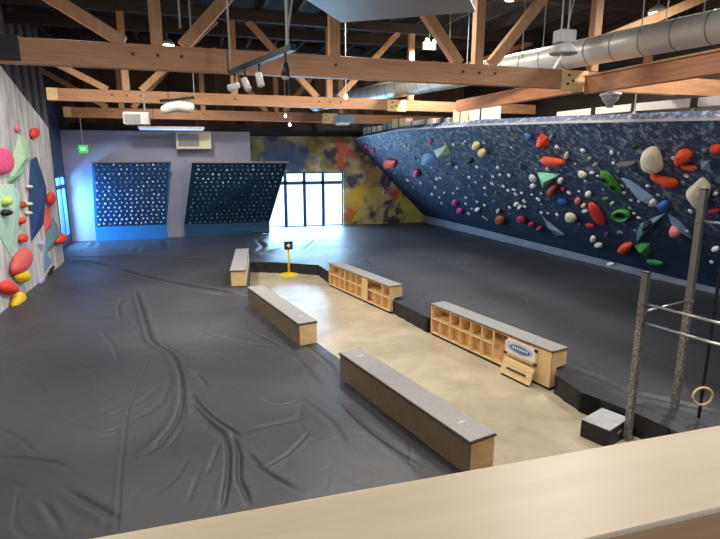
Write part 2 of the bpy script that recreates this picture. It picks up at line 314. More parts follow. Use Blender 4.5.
LAMPK = 2.3; DAYK = 2.6; WORLDK = 1.3; EXPO = 0.33
WALL_O=(11.6, 9.35, 0.46)
WALL_N=(-0.7048, -0.058, -0.7071)
WALL_U=(0.0821, -0.9966, 0.0)
WALL_V=(-0.7047, -0.058, 0.7072)
HOLDS=[
 ('climbing_hold', 'large cream shield shaped hold high on the dark right wall', 'r', (8.57, 8.68, 3.54), [(0.22, 0.35), (0.26, 0.22), (0.16, -0.17), (0.02, -0.38), (-0.45, -0.4), (-0.19, 0.13), (-0.03, 0.26)], 0.22, 'blob', 'cream'),
 ('climbing_hold', 'big cream teardrop hold partly behind the tall rack post', 'r', (9.23, 8.13, 2.92), [(0.2, 0.41), (0.23, 0.34), (0.31, 0.21), (0.25, 0.06), (-0.03, -0.37), (-0.22, -0.57), (-0.27, -0.34), (-0.31, -0.06), (-0.22, 0.06), (0.05, 0.25)], 0.22, 'blob', 'cream'),
 ('climbing_hold', 'rounded orange red hold to the right of the cream shield hold', 'r', (8.6, 8.02, 3.56), [(0.06, 0.23), (0.25, 0.18), (0.22, 0.01), (0.06, -0.08), (-0.2, -0.25), (-0.26, -0.15), (-0.14, 0.06)], 0.16, 'blob', 'orange'),
 ('climbing_hold', 'narrow orange red hold tucked under the rounded orange one', 'r', (8.79, 8.06, 3.37), [(-0.14, 0.09), (0.18, 0.03), (0.17, -0.08), (-0.03, -0.06), (-0.18, 0.01)], 0.1, 'blob', 'orange'),
 ('climbing_hold', 'long bent orange red hold right below the cream shield hold', 'r', (9.0, 8.78, 3.1), [(-0.24, 0.19), (-0.06, 0.14), (0.03, 0.05), (0.27, 0.08), (0.3, -0.06), (0.19, -0.2), (-0.09, -0.21), (-0.1, -0.02), (-0.3, 0.03)], 0.14, 'blob', 'orange'),
 ('climbing_hold', 'orange red hold highest at the far right edge of the photo', 'r', (8.51, 7.29, 3.71), [(-0.13, 0.08), (0.16, 0.12), (0.06, -0.11), (-0.09, -0.09)], 0.14, 'blob', 'orange'),
 ('climbing_hold', 'dark grey wavy ledge hold left of the cream shield hold', 'r', (8.63, 9.41, 3.41), [(-0.26, 0.05), (0.15, 0.05), (0.29, 0.11), (0.17, -0.06), (-0.04, -0.1), (-0.32, -0.05)], 0.14, 'blob', 'grey'),
 ('climbing_hold', 'small black hold just above the dark wavy ledge hold', 'r', (8.34, 8.95, 3.74), [(-0.07, 0.05), (0.04, 0.07), (0.11, 0.01), (0.02, -0.07), (-0.1, -0.06)], 0.08, 'blob', 'black'),
 ('climbing_volume', 'small slate blue triangle volume below the rounded orange hold', 'r', (8.8, 7.73, 3.38), [(-0.06, 0.1), (0.11, 0.12), (0.03, -0.15), (-0.08, -0.08)], 0.12, 'volume', 'slate'),
 ('climbing_hold', 'long green hold with two dark finger pockets on the right wall', 'r', (9.01, 10.26, 2.97), [(-0.12, 0.39), (0.15, 0.4), (0.17, 0.05), (0.18, -0.3), (-0.03, -0.42), (-0.12, -0.22), (-0.22, 0.11)], 0.13, 'pocket', 'green'),
 ('climbing_volume', 'long slate blue kite volume right of the green pocket hold', 'r', (9.31, 9.66, 2.72), [(-0.3, 0.49), (-0.09, 0.42), (0.24, -0.05), (0.34, -0.48), (0.03, -0.33), (-0.23, -0.06)], 0.16, 'volume', 'slate'),
 ('climbing_hold', 'round royal blue hold above the tip of the forked volumes', 'r', (9.55, 9.24, 2.51), [(-0.08, 0.14), (0.19, 0.23), (0.18, 0.05), (-0.05, -0.22), (-0.23, -0.2)], 0.14, 'blob', 'blue'),
 ('climbing_hold', 'chalky cream hold left of the round royal blue hold', 'r', (9.48, 9.5, 2.56), [(-0.08, 0.07), (0.11, 0.15), (0.13, 0.03), (0.0, -0.11), (-0.16, -0.14)], 0.1, 'blob', 'cream'),
 ('climbing_volume', 'teal grey strut volume sloping left from under the blue hold', 'r', (10.1, 10.22, 1.88), [(0.8, 0.61), (0.6, 0.51), (-0.13, 0.1), (-0.45, -0.26), (-0.67, -0.7), (-0.16, -0.25)], 0.14, 'volume', 'tealgrey'),
 ('climbing_hold', 'black hold sitting on the teal grey strut volume', 'r', (9.97, 10.02, 2.03), [(-0.07, 0.09), (0.16, 0.16), (0.14, 0.02), (-0.06, -0.16), (-0.17, -0.11)], 0.26, 'blob', 'black'),
 ('climbing_volume', 'grey strut volume sloping right from under the blue hold', 'r', (10.04, 9.27, 2.02), [(-0.08, 0.4), (0.11, 0.15), (0.17, -0.15), (0.12, -0.39), (-0.17, -0.16), (-0.16, 0.15)], 0.12, 'volume', 'slate'),
 ('climbing_hold', 'pale pink hold sitting on the right grey strut volume', 'r', (10.1, 9.35, 1.96), [(-0.08, 0.18), (0.13, 0.14), (0.16, -0.02), (-0.06, -0.21), (-0.16, -0.08)], 0.22, 'blob', 'pink'),
 ('climbing_hold', 'orange red hold left of the green wedge low on the right wall', 'r', (10.7, 11.44, 1.19), [(-0.23, -0.04), (0.11, 0.23), (0.44, 0.31), (0.26, 0.08), (-0.15, -0.31), (-0.43, -0.27)], 0.16, 'blob', 'orange'),
 ('climbing_hold', 'bright green wedge hold low on the right wall', 'r', (10.72, 10.87, 1.21), [(-0.25, 0.06), (0.08, 0.25), (0.35, 0.29), (0.16, -0.05), (-0.13, -0.4), (-0.21, -0.14)], 0.18, 'volume', 'green'),
 ('climbing_hold', 'flat bright green hold under the green wedge', 'r', (11.05, 10.78, 0.89), [(-0.26, 0.05), (0.07, 0.12), (0.36, 0.06), (0.14, -0.08), (-0.31, -0.15)], 0.1, 'blob', 'green'),
 ('climbing_hold', 'green ring shaped hold with a hollow centre', 'r', (9.8, 10.72, 2.14), [(0.35, 0.06), (0.23, -0.08), (0.05, -0.19), (-0.15, -0.26), (-0.31, -0.25), (-0.38, -0.18), (-0.35, -0.05), (-0.23, 0.09), (-0.04, 0.2), (0.15, 0.26), (0.3, 0.24), (0.37, 0.17)], 0.12, 'ring', 'green'),
 ('climbing_volume', 'mint green triangle volume pointing down', 'r', (8.85, 12.5, 2.95), [(-0.2, 0.21), (0.66, 0.19), (-0.46, -0.41)], 0.18, 'volume', 'mint'),
 ('climbing_hold', 'rust red hold under the mint triangle volume', 'r', (9.16, 12.61, 2.63), [(-0.17, 0.04), (0.5, 0.38), (0.26, 0.1), (-0.22, -0.3), (-0.37, -0.21)], 0.14, 'blob', 'rust'),
 ('climbing_hold', 'orange red faceted hold near the top edge of the right wall', 'r', (8.0, 11.57, 3.87), [(0.15, 0.26), (0.3, 0.14), (0.22, -0.06), (-0.13, -0.22), (-0.35, -0.15), (-0.2, 0.02)], 0.16, 'volume', 'orange'),
 ('climbing_hold', 'long rust orange hold above the mint triangle volume', 'r', (8.43, 11.69, 3.43), [(-0.31, 0.16), (0.17, 0.15), (0.52, 0.0), (0.37, -0.1), (-0.31, -0.2), (-0.45, -0.01)], 0.14, 'blob', 'orange'),
 ('climbing_hold', 'small cream hold at the right end of the long rust hold', 'r', (8.34, 11.04, 3.57), [(-0.19, -0.14), (-0.0, 0.07), (0.13, 0.16), (0.06, -0.09)], 0.1, 'blob', 'cream'),
 ('climbing_hold', 'cream wedge hold between the rust hold and the green pocket hold', 'r', (8.79, 10.97, 3.13), [(-0.04, 0.19), (0.18, 0.01), (0.07, -0.09), (-0.21, -0.11)], 0.12, 'blob', 'cream'),
 ('climbing_hold', 'white knob right of the mint triangle volume', 'r', (8.91, 11.95, 2.93), [(0.12, 0.01), (-0.0, -0.1), (-0.12, -0.13), (-0.15, -0.06), (-0.06, 0.05), (0.07, 0.13), (0.15, 0.11)], 0.1, 'blob', 'white'),
 ('climbing_hold', 'round white hold above the long red tongue hold', 'r', (9.27, 11.31, 2.62), [(0.12, 0.01), (0.01, -0.09), (-0.1, -0.12), (-0.14, -0.06), (-0.07, 0.04), (0.05, 0.12), (0.13, 0.1)], 0.1, 'blob', 'white'),
 ('climbing_hold', 'greyish white hold left of the mint triangle volume', 'r', (8.81, 13.04, 2.94), [(-0.12, 0.08), (0.09, 0.19), (0.17, 0.02), (0.06, -0.14), (-0.19, -0.16)], 0.1, 'blob', 'white'),
 ('climbing_hold', 'mottled white hold under the greyish white one', 'r', (9.02, 13.32, 2.71), [(0.17, 0.01), (0.04, -0.07), (-0.12, -0.1), (-0.19, -0.06), (-0.11, 0.03), (0.05, 0.1), (0.17, 0.09)], 0.08, 'blob', 'white'),
 ('climbing_hold', 'long red tongue hold running down the right wall', 'r', (9.76, 11.52, 2.11), [(-0.05, 0.45), (0.24, 0.46), (0.2, 0.03), (0.05, -0.51), (-0.24, -0.43), (-0.2, 0.0)], 0.16, 'blob', 'red'),
 ('climbing_hold', 'cream egg shaped hold under the blue sliver hold', 'r', (9.92, 12.74, 1.86), [(-0.07, 0.21), (0.28, 0.26), (0.3, -0.04), (-0.19, -0.27), (-0.31, -0.16)], 0.14, 'blob', 'cream'),
 ('climbing_hold', 'upper cream hold of the pair near the foot of the wall', 'r', (10.55, 12.51, 1.25), [(-0.02, 0.14), (0.2, 0.19), (0.09, -0.05), (-0.1, -0.15), (-0.17, -0.13)], 0.12, 'blob', 'cream'),
 ('climbing_hold', 'lower cream hold of the pair near the foot of the wall', 'r', (10.72, 12.47, 1.08), [(-0.12, 0.08), (0.24, 0.16), (0.14, -0.08), (-0.26, -0.16)], 0.12, 'blob', 'cream'),
 ('climbing_hold', 'blue sliver hold below the rust red hold', 'r', (9.47, 12.56, 2.32), [(-0.14, 0.13), (0.24, 0.14), (0.19, -0.11), (-0.29, -0.17)], 0.1, 'blob', 'blue'),
 ('climbing_hold', 'flat crimson hold below the long red tongue hold', 'r', (10.14, 12.21, 1.68), [(-0.17, 0.04), (0.07, 0.12), (0.22, 0.03), (0.07, -0.1), (-0.18, -0.09)], 0.09, 'blob', 'crimson'),
 ('climbing_volume', 'long pale slate spike volume low on the right wall', 'r', (10.27, 14.07, 1.4), [(-0.06, 0.55), (0.0, 0.22), (0.32, -0.33), (-0.14, -0.5), (-0.12, 0.06)], 0.14, 'volume', 'slate'),
 ('climbing_hold', 'white hold nearest the kick strip of the right wall', 'r', (11.35, 12.67, 0.44), [(-0.24, -0.05), (0.04, 0.1), (0.26, 0.16), (0.19, -0.01), (-0.25, -0.19)], 0.1, 'blob', 'white'),
 ('climbing_hold', 'first and largest pink bead of the row low on the right wall', 'r', (10.09, 15.43, 1.46), [(0.15, -0.09), (-0.06, -0.2), (-0.25, -0.19), (-0.28, -0.07), (-0.15, 0.09), (0.07, 0.2), (0.24, 0.19), (0.28, 0.07)], 0.12, 'blob', 'crimson'),
 ('climbing_hold', 'middle pink bead of the row low on the right wall', 'r', (10.25, 15.08, 1.33), [(0.18, 0.03), (0.03, -0.1), (-0.14, -0.17), (-0.22, -0.15), (-0.18, -0.03), (-0.02, 0.1), (0.14, 0.17), (0.22, 0.14)], 0.1, 'blob', 'crimson'),
 ('climbing_hold', 'last pink bead of the row beside the slate spike', 'r', (10.37, 14.81, 1.23), [(0.17, 0.03), (0.04, -0.08), (-0.12, -0.15), (-0.21, -0.13), (-0.17, -0.03), (-0.03, 0.09), (0.12, 0.15), (0.21, 0.13)], 0.1, 'blob', 'crimson'),
 ('climbing_hold', 'brown orange knob low on the right wall', 'r', (10.15, 16.85, 1.29), [(0.35, 0.06), (0.07, -0.16), (-0.27, -0.29), (-0.44, -0.25), (-0.35, -0.06), (-0.05, 0.16), (0.27, 0.29), (0.43, 0.24)], 0.14, 'blob', 'rustorange'),
 ('climbing_hold', 'small yellowish hold on top of the brown orange knob', 'r', (9.82, 16.46, 1.65), [(0.11, 0.02), (-0.04, -0.11), (-0.17, -0.15), (-0.17, -0.08), (-0.04, 0.05), (0.11, 0.14), (0.18, 0.13)], 0.09, 'blob', 'cream'),
 ('climbing_hold', 'upper pink hold of the slanting pair far along the wall', 'r', (9.53, 19.22, 1.71), [(0.28, 0.04), (0.02, -0.13), (-0.25, -0.23), (-0.38, -0.19), (-0.28, -0.03), (-0.01, 0.14), (0.25, 0.22), (0.37, 0.18)], 0.12, 'blob', 'pinkdeep'),
 ('climbing_hold', 'lower pink hold of the slanting pair far along the wall', 'r', (9.87, 19.45, 1.36), [(0.31, 0.04), (0.06, -0.12), (-0.23, -0.21), (-0.38, -0.18), (-0.31, -0.04), (-0.05, 0.12), (0.23, 0.21), (0.38, 0.18)], 0.12, 'blob', 'pinkdeep'),
 ('climbing_hold', 'bright white oblong hold right of the pink pair', 'r', (9.79, 17.87, 1.56), [(0.23, 0.03), (0.04, -0.08), (-0.18, -0.13), (-0.27, -0.08), (-0.15, 0.03), (0.08, 0.12), (0.25, 0.12)], 0.1, 'blob', 'white'),
 ('climbing_hold', 'left white hold of the bright pair low on the wall', 'r', (9.56, 14.95, 2.03), [(0.16, 0.02), (0.02, -0.08), (-0.13, -0.12), (-0.19, -0.07), (-0.1, 0.03), (0.06, 0.11), (0.18, 0.1)], 0.1, 'blob', 'white'),
 ('climbing_hold', 'right white hold of the bright pair low on the wall', 'r', (9.66, 14.9, 1.94), [(0.14, 0.02), (0.02, -0.07), (-0.12, -0.11), (-0.16, -0.06), (-0.08, 0.03), (0.06, 0.1), (0.15, 0.09)], 0.1, 'blob', 'white'),
 ('climbing_hold', 'upper yellow cream hold of the high pair', 'r', (7.79, 14.43, 3.84), [(0.21, -0.0), (0.03, -0.12), (-0.17, -0.17), (-0.27, -0.11), (-0.2, 0.01), (-0.02, 0.12), (0.17, 0.16), (0.26, 0.11)], 0.16, 'blob', 'yellowcream'),
 ('climbing_hold', 'lower yellow cream hold of the high pair', 'r', (7.98, 14.4, 3.65), [(0.1, -0.11), (-0.09, -0.16), (-0.23, -0.12), (-0.23, -0.01), (-0.09, 0.11), (0.09, 0.16), (0.22, 0.12), (0.22, 0.01)], 0.16, 'blob', 'yellowcream'),
 ('climbing_volume', 'pale green pyramid volume with a dark green side', 'r', (7.82, 16.86, 3.61), [(-0.45, 0.11), (0.73, 0.35), (0.52, -0.03), (-0.16, -0.22), (-0.65, -0.22)], 0.25, 'volume', 'palegreen'),
 ('climbing_volume', 'pale blue disc volume behind the green pyramid', 'r', (7.96, 18.41, 3.34), [(0.55, 0.01), (0.14, -0.22), (-0.36, -0.36), (-0.69, -0.33), (-0.69, -0.13), (-0.35, 0.12), (0.14, 0.31), (0.55, 0.35), (0.71, 0.24)], 0.08, 'volume', 'paleblue'),
 ('climbing_hold', 'orange red crab shaped hold cluster far along the wall', 'r', (7.83, 22.1, 3.17), [(-0.53, 0.12), (0.3, 0.37), (0.54, 0.19), (1.12, 0.32), (0.5, -0.1), (-0.22, -0.3), (-0.47, -0.19), (-1.25, -0.4)], 0.16, 'blob', 'orange'),
 ('climbing_hold', 'magenta hold right of the orange crab shaped cluster', 'r', (8.32, 20.3, 2.83), [(-0.03, 0.13), (0.4, 0.29), (0.48, 0.15), (0.08, -0.14), (-0.47, -0.32), (-0.46, -0.12)], 0.16, 'blob', 'pinkdeep'),
 ('climbing_hold', 'black arched hold below the yellow cream pair', 'r', (8.17, 15.52, 3.38), [(-0.24, -0.02), (0.13, 0.16), (0.32, 0.1), (0.08, -0.1), (-0.3, -0.13)], 0.1, 'blob', 'black'),
 ('climbing_hold', 'thin pale blue upright hold between yellow cream pair and rust hold', 'r', (8.47, 13.13, 3.27), [(0.07, 0.01), (-0.04, -0.13), (-0.12, -0.17), (-0.11, -0.09), (-0.02, 0.06), (0.09, 0.17), (0.13, 0.14)], 0.1, 'blob', 'paleblue'),
 ('climbing_hold', 'dull brown hold right under the green pyramid', 'r', (8.18, 16.98, 3.24), [(0.23, 0.01), (0.03, -0.1), (-0.2, -0.13), (-0.28, -0.06), (-0.14, 0.05), (0.09, 0.12), (0.26, 0.1)], 0.08, 'blob', 'brown'),
 ('climbing_hold', 'dark blue hold nearest the top edge of the right wall', 'r', (7.84, 11.87, 4.01), [(0.13, -0.0), (0.02, -0.08), (-0.11, -0.1), (-0.16, -0.04), (-0.08, 0.05), (0.05, 0.1), (0.15, 0.08)], 0.1, 'blob', 'blue'),
 ('climbing_hold', 'blue grey hold at the wall top beside the orange faceted hold', 'r', (7.93, 11.11, 3.97), [(0.07, -0.0), (-0.01, -0.07), (-0.08, -0.09), (-0.1, -0.04), (-0.04, 0.04), (0.05, 0.09), (0.1, 0.07)], 0.08, 'blob', 'tealgrey'),
 ('climbing_hold', 'dark red hold beside the tall rack post', 'r', (9.64, 8.13, 2.52), [(-0.14, 0.02), (0.19, 0.12), (0.11, -0.06), (-0.16, -0.08)], 0.1, 'blob', 'crimson'),
 ('climbing_hold', 'bright white hold low behind the rack rungs', 'r', (10.49, 8.69, 1.62), [(0.1, 0.02), (0.04, -0.05), (-0.04, -0.09), (-0.1, -0.08), (-0.1, -0.02), (-0.04, 0.05), (0.04, 0.09), (0.1, 0.08)], 0.1, 'blob', 'white'),
 ('climbing_hold', 'olive hold left of the long green pocket hold', 'r', (8.48, 10.42, 3.49), [(0.08, 0.0), (0.02, -0.04), (-0.05, -0.06), (-0.09, -0.03), (-0.05, 0.02), (0.02, 0.06), (0.08, 0.05)], 0.07, 'blob', 'olive'),
 ('climbing_hold', 'second olive hold under the first', 'r', (8.6, 10.35, 3.36), [(0.09, 0.0), (0.03, -0.04), (-0.06, -0.06), (-0.1, -0.03), (-0.07, 0.02), (0.02, 0.06), (0.09, 0.05)], 0.07, 'blob', 'olive'),
 ('climbing_hold', 'coral pink hold left of the long red tongue hold', 'r', (9.45, 11.91, 2.39), [(0.12, 0.01), (0.01, -0.09), (-0.1, -0.15), (-0.16, -0.12), (-0.12, -0.01), (-0.01, 0.1), (0.1, 0.15), (0.15, 0.11)], 0.1, 'blob', 'pink'),
 ('climbing_hold', 'chalky grey hold left of the middle of the red tongue', 'r', (9.72, 11.93, 2.12), [(0.14, 0.02), (0.05, -0.05), (-0.09, -0.09), (-0.15, -0.06), (-0.1, 0.02), (0.02, 0.08), (0.13, 0.08)], 0.08, 'blob', 'white'),
 ('climbing_hold', 'small cream hold touching the red tongue on its left', 'r', (9.57, 11.82, 2.28), [(0.1, 0.01), (0.01, -0.07), (-0.09, -0.1), (-0.12, -0.06), (-0.06, 0.03), (0.04, 0.09), (0.11, 0.09)], 0.09, 'blob', 'cream'),
 ('climbing_hold', 'dark teal hold at the right edge low beside the red tongue', 'r', (10.28, 11.28, 1.61), [(0.06, 0.01), (0.0, -0.05), (-0.06, -0.08), (-0.07, -0.04), (-0.03, 0.02), (0.03, 0.07), (0.07, 0.07)], 0.07, 'blob', 'tealgrey'),
 ('climbing_hold', 'tiny purple hold below the tip of the red tongue', 'r', (10.37, 11.82, 1.48), [(0.06, 0.01), (-0.0, -0.06), (-0.06, -0.08), (-0.08, -0.05), (-0.03, 0.02), (0.04, 0.08), (0.08, 0.07)], 0.07, 'blob', 'purple'),
 ('climbing_hold', 'lime sliver hold above the green ring hold', 'r', (9.39, 10.84, 2.54), [(0.11, 0.01), (0.04, -0.04), (-0.06, -0.06), (-0.12, -0.04), (-0.09, 0.01), (0.01, 0.05), (0.1, 0.05)], 0.07, 'blob', 'green'),
 ('climbing_hold', 'small lime knob above left of the green ring hold', 'r', (9.51, 10.74, 2.43), [(0.08, 0.01), (0.01, -0.05), (-0.06, -0.08), (-0.09, -0.04), (-0.05, 0.02), (0.03, 0.07), (0.08, 0.07)], 0.07, 'blob', 'palegreen'),
 ('climbing_hold', 'dark red smear hold at the far end above the mural edge', 'r', (7.02, 23.08, 3.89), [(0.28, -0.0), (-0.02, -0.11), (-0.31, -0.14), (-0.36, -0.06), (-0.14, 0.07), (0.18, 0.14), (0.37, 0.11)], 0.08, 'blob', 'crimson'),
 ('climbing_hold', 'second dark red hold at the far end near the corner', 'r', (7.23, 22.71, 3.72), [(0.27, -0.0), (-0.07, -0.14), (-0.36, -0.17), (-0.38, -0.08), (-0.11, 0.08), (0.24, 0.17), (0.4, 0.14)], 0.08, 'blob', 'crimson'),
 ('climbing_hold', 'bright pink bulging hold on the grey left wall', 'l', (-4.2, 13.78, 3.42), [(-0.52, 0.24), (-0.02, 0.29), (0.49, 0.25), (0.64, -0.05), (0.35, -0.24), (-0.25, -0.29), (-0.7, -0.21)], 0.2, 'blob', 'hotpink'),
 ('climbing_hold', 'red hold near the top edge of the grey left wall', 'l', (-4.2, 16.44, 4.12), [(-0.33, 0.11), (0.13, 0.15), (0.47, 0.06), (0.19, -0.13), (-0.46, -0.2)], 0.16, 'blob', 'red'),
 ('climbing_hold', 'faded pink hold near the top of the grey left wall', 'l', (-4.2, 15.09, 4.17), [(-0.3, 0.07), (0.16, 0.11), (0.32, -0.05), (-0.17, -0.13)], 0.1, 'blob', 'pink'),
 ('climbing_volume', 'pale green upright volume on the left wall', 'l', (-4.2, 15.11, 3.52), [(0.11, 0.53), (0.63, 0.44), (0.85, -0.03), (0.16, -0.26), (-1.09, -0.59), (-0.67, -0.08)], 0.2, 'volume', 'palegreen'),
 ('climbing_volume', 'darker green bar volume under the pale green one', 'l', (-4.2, 14.6, 3.11), [(-0.7, -0.15), (-0.27, 0.05), (0.71, 0.24), (0.64, 0.07), (-0.38, -0.21)], 0.2, 'volume', 'green2'),
 ('climbing_volume', 'large mint green volume at the left edge of the photo', 'l', (-4.2, 13.58, 2.3), [(-0.63, 0.58), (-0.15, 0.62), (0.7, 0.59), (1.1, 0.31), (0.52, -0.69), (-0.1, -1.0), (-0.59, -0.48), (-0.84, 0.06)], 0.22, 'volume', 'mintpale'),
 ('climbing_hold', 'lime hold on the large mint volume', 'l', (-4.2, 13.32, 2.58), [(-0.14, 0.14), (0.21, 0.09), (0.18, -0.12), (-0.24, -0.11)], 0.36, 'blob', 'lime'),
 ('climbing_hold', 'black hold below the lime one on the mint volume', 'l', (-4.2, 13.22, 2.34), [(-0.16, 0.1), (0.19, 0.05), (0.2, -0.09), (-0.22, -0.06)], 0.36, 'blob', 'black'),
 ('climbing_volume', 'dark blue wedge volume on the left wall', 'l', (-4.2, 15.97, 2.52), [(-0.13, 0.9), (0.44, 0.98), (1.04, 0.12), (0.29, -0.83), (-0.93, -1.1), (-0.72, -0.07)], 0.3, 'volume', 'navyblue'),
 ('climbing_hold', 'upper small cream hold along the blue wedge', 'l', (-4.2, 15.3, 2.77), [(0.16, -0.01), (0.08, -0.04), (-0.06, -0.04), (-0.15, -0.01), (-0.14, 0.03), (-0.02, 0.05), (0.12, 0.03)], 0.18, 'blob', 'cream'),
 ('climbing_hold', 'middle small cream hold along the blue wedge', 'l', (-4.2, 15.13, 2.36), [(0.16, -0.01), (0.08, -0.05), (-0.06, -0.04), (-0.15, -0.01), (-0.13, 0.03), (-0.02, 0.05), (0.11, 0.03)], 0.18, 'blob', 'cream'),
 ('climbing_hold', 'lower small cream hold along the blue wedge', 'l', (-4.2, 14.95, 2.15), [(0.17, -0.02), (0.09, -0.05), (-0.06, -0.04), (-0.16, -0.0), (-0.14, 0.04), (-0.02, 0.05), (0.12, 0.03)], 0.2, 'blob', 'cream'),
 ('climbing_hold', 'small rust hold above the coral slab of the left wall', 'l', (-4.2, 14.66, 2.38), [(0.16, -0.01), (0.07, -0.08), (-0.08, -0.09), (-0.16, -0.03), (-0.13, 0.05), (0.0, 0.09), (0.13, 0.06)], 0.16, 'blob', 'rust'),
 ('climbing_hold', 'red knob above the coral slab of the left wall', 'l', (-4.2, 14.36, 2.03), [(0.21, -0.03), (0.1, -0.09), (-0.09, -0.08), (-0.21, -0.02), (-0.17, 0.06), (-0.01, 0.09), (0.16, 0.06)], 0.2, 'blob', 'red'),
 ('climbing_hold', 'second red knob touching the coral slab of the left wall', 'l', (-4.2, 14.27, 1.63), [(0.28, -0.04), (0.16, -0.11), (-0.05, -0.11), (-0.23, -0.05), (-0.28, 0.04), (-0.17, 0.11), (0.05, 0.11), (0.23, 0.05)], 0.22, 'blob', 'red'),
 ('climbing_hold', 'red hold in front of the side window', 'l', (-4.2, 17.14, 2.32), [(-0.3, 0.19), (0.35, 0.2), (0.45, -0.07), (-0.07, -0.22), (-0.43, -0.1)], 0.22, 'blob', 'red'),
 ('climbing_volume', 'coral upright slab volume below the red hold by the side window', 'l', (-4.2, 16.71, 1.77), [(-0.15, 0.35), (0.46, 0.32), (0.15, -0.35), (-0.46, -0.32)], 0.18, 'volume', 'salmon'),
 ('climbing_hold', 'orange red knob at the far foot of the left wall', 'l', (-4.2, 17.58, 1.1), [(-0.49, 0.11), (0.36, 0.16), (0.76, -0.05), (-0.05, -0.17), (-0.57, -0.05)], 0.3, 'blob', 'orange'),
 ('climbing_volume', 'teal grey wedge volume at the far foot of the left wall', 'l', (-4.2, 16.93, 1.28), [(-0.49, 0.35), (0.43, 0.5), (1.19, -0.14), (-0.3, -0.35), (-0.83, -0.37)], 0.2, 'volume', 'tealgrey'),
 ('climbing_hold', 'large coral elongated hold low on the left wall', 'l', (-4.2, 13.87, 1.15), [(-0.62, 0.08), (-0.07, 0.26), (0.52, 0.25), (0.83, 0.05), (0.47, -0.23), (-0.36, -0.27), (-0.78, -0.15)], 0.34, 'blob', 'salmon'),
 ('climbing_hold', 'upper yellow hold low on the left wall', 'l', (-4.2, 13.82, 0.8), [(-0.63, 0.13), (-0.12, 0.2), (0.48, 0.03), (0.38, -0.2), (-0.12, -0.15)], 0.3, 'blob', 'yellow'),
 ('climbing_hold', 'big red hold between the two yellow holds', 'l', (-4.2, 12.87, 0.75), [(-0.41, 0.22), (0.07, 0.21), (0.57, -0.18), (0.22, -0.22), (-0.45, -0.03)], 0.3, 'blob', 'red'),
 ('climbing_hold', 'lower yellow hold nearest the pads on the left wall', 'l', (-4.2, 13.36, 0.33), [(-0.55, -0.01), (-0.27, 0.19), (0.28, 0.19), (0.48, -0.03), (0.36, -0.14), (-0.1, -0.04), (-0.22, -0.17)], 0.26, 'blob', 'yellow'),
 ('climbing_volume', 'pale blue triangle volume low on the left wall', 'l', (-4.2, 16.18, 0.7), [(-0.12, 0.33), (0.51, -0.09), (-0.39, -0.24)], 0.16, 'volume', 'paleblue'),
 ('climbing_volume', 'lilac chip volume below the coral upright slab', 'l', (-4.2, 15.79, 1.22), [(-0.28, 0.07), (0.3, 0.11), (-0.02, -0.18)], 0.12, 'volume', 'lilac'),
 ('climbing_hold', 'pale violet hold just above the pads on the left wall', 'l', (-4.2, 15.38, 0.33), [(-0.26, 0.09), (0.3, 0.1), (0.21, -0.1), (-0.25, -0.09)], 0.12, 'blob', 'lilac'),
 ('climbing_hold', 'dark slot shaped hold beside the pale blue triangle', 'l', (-4.2, 16.39, 0.4), [(-0.42, -0.0), (0.37, 0.11), (0.43, 0.01), (-0.38, -0.13)], 0.1, 'blob', 'black'),
]
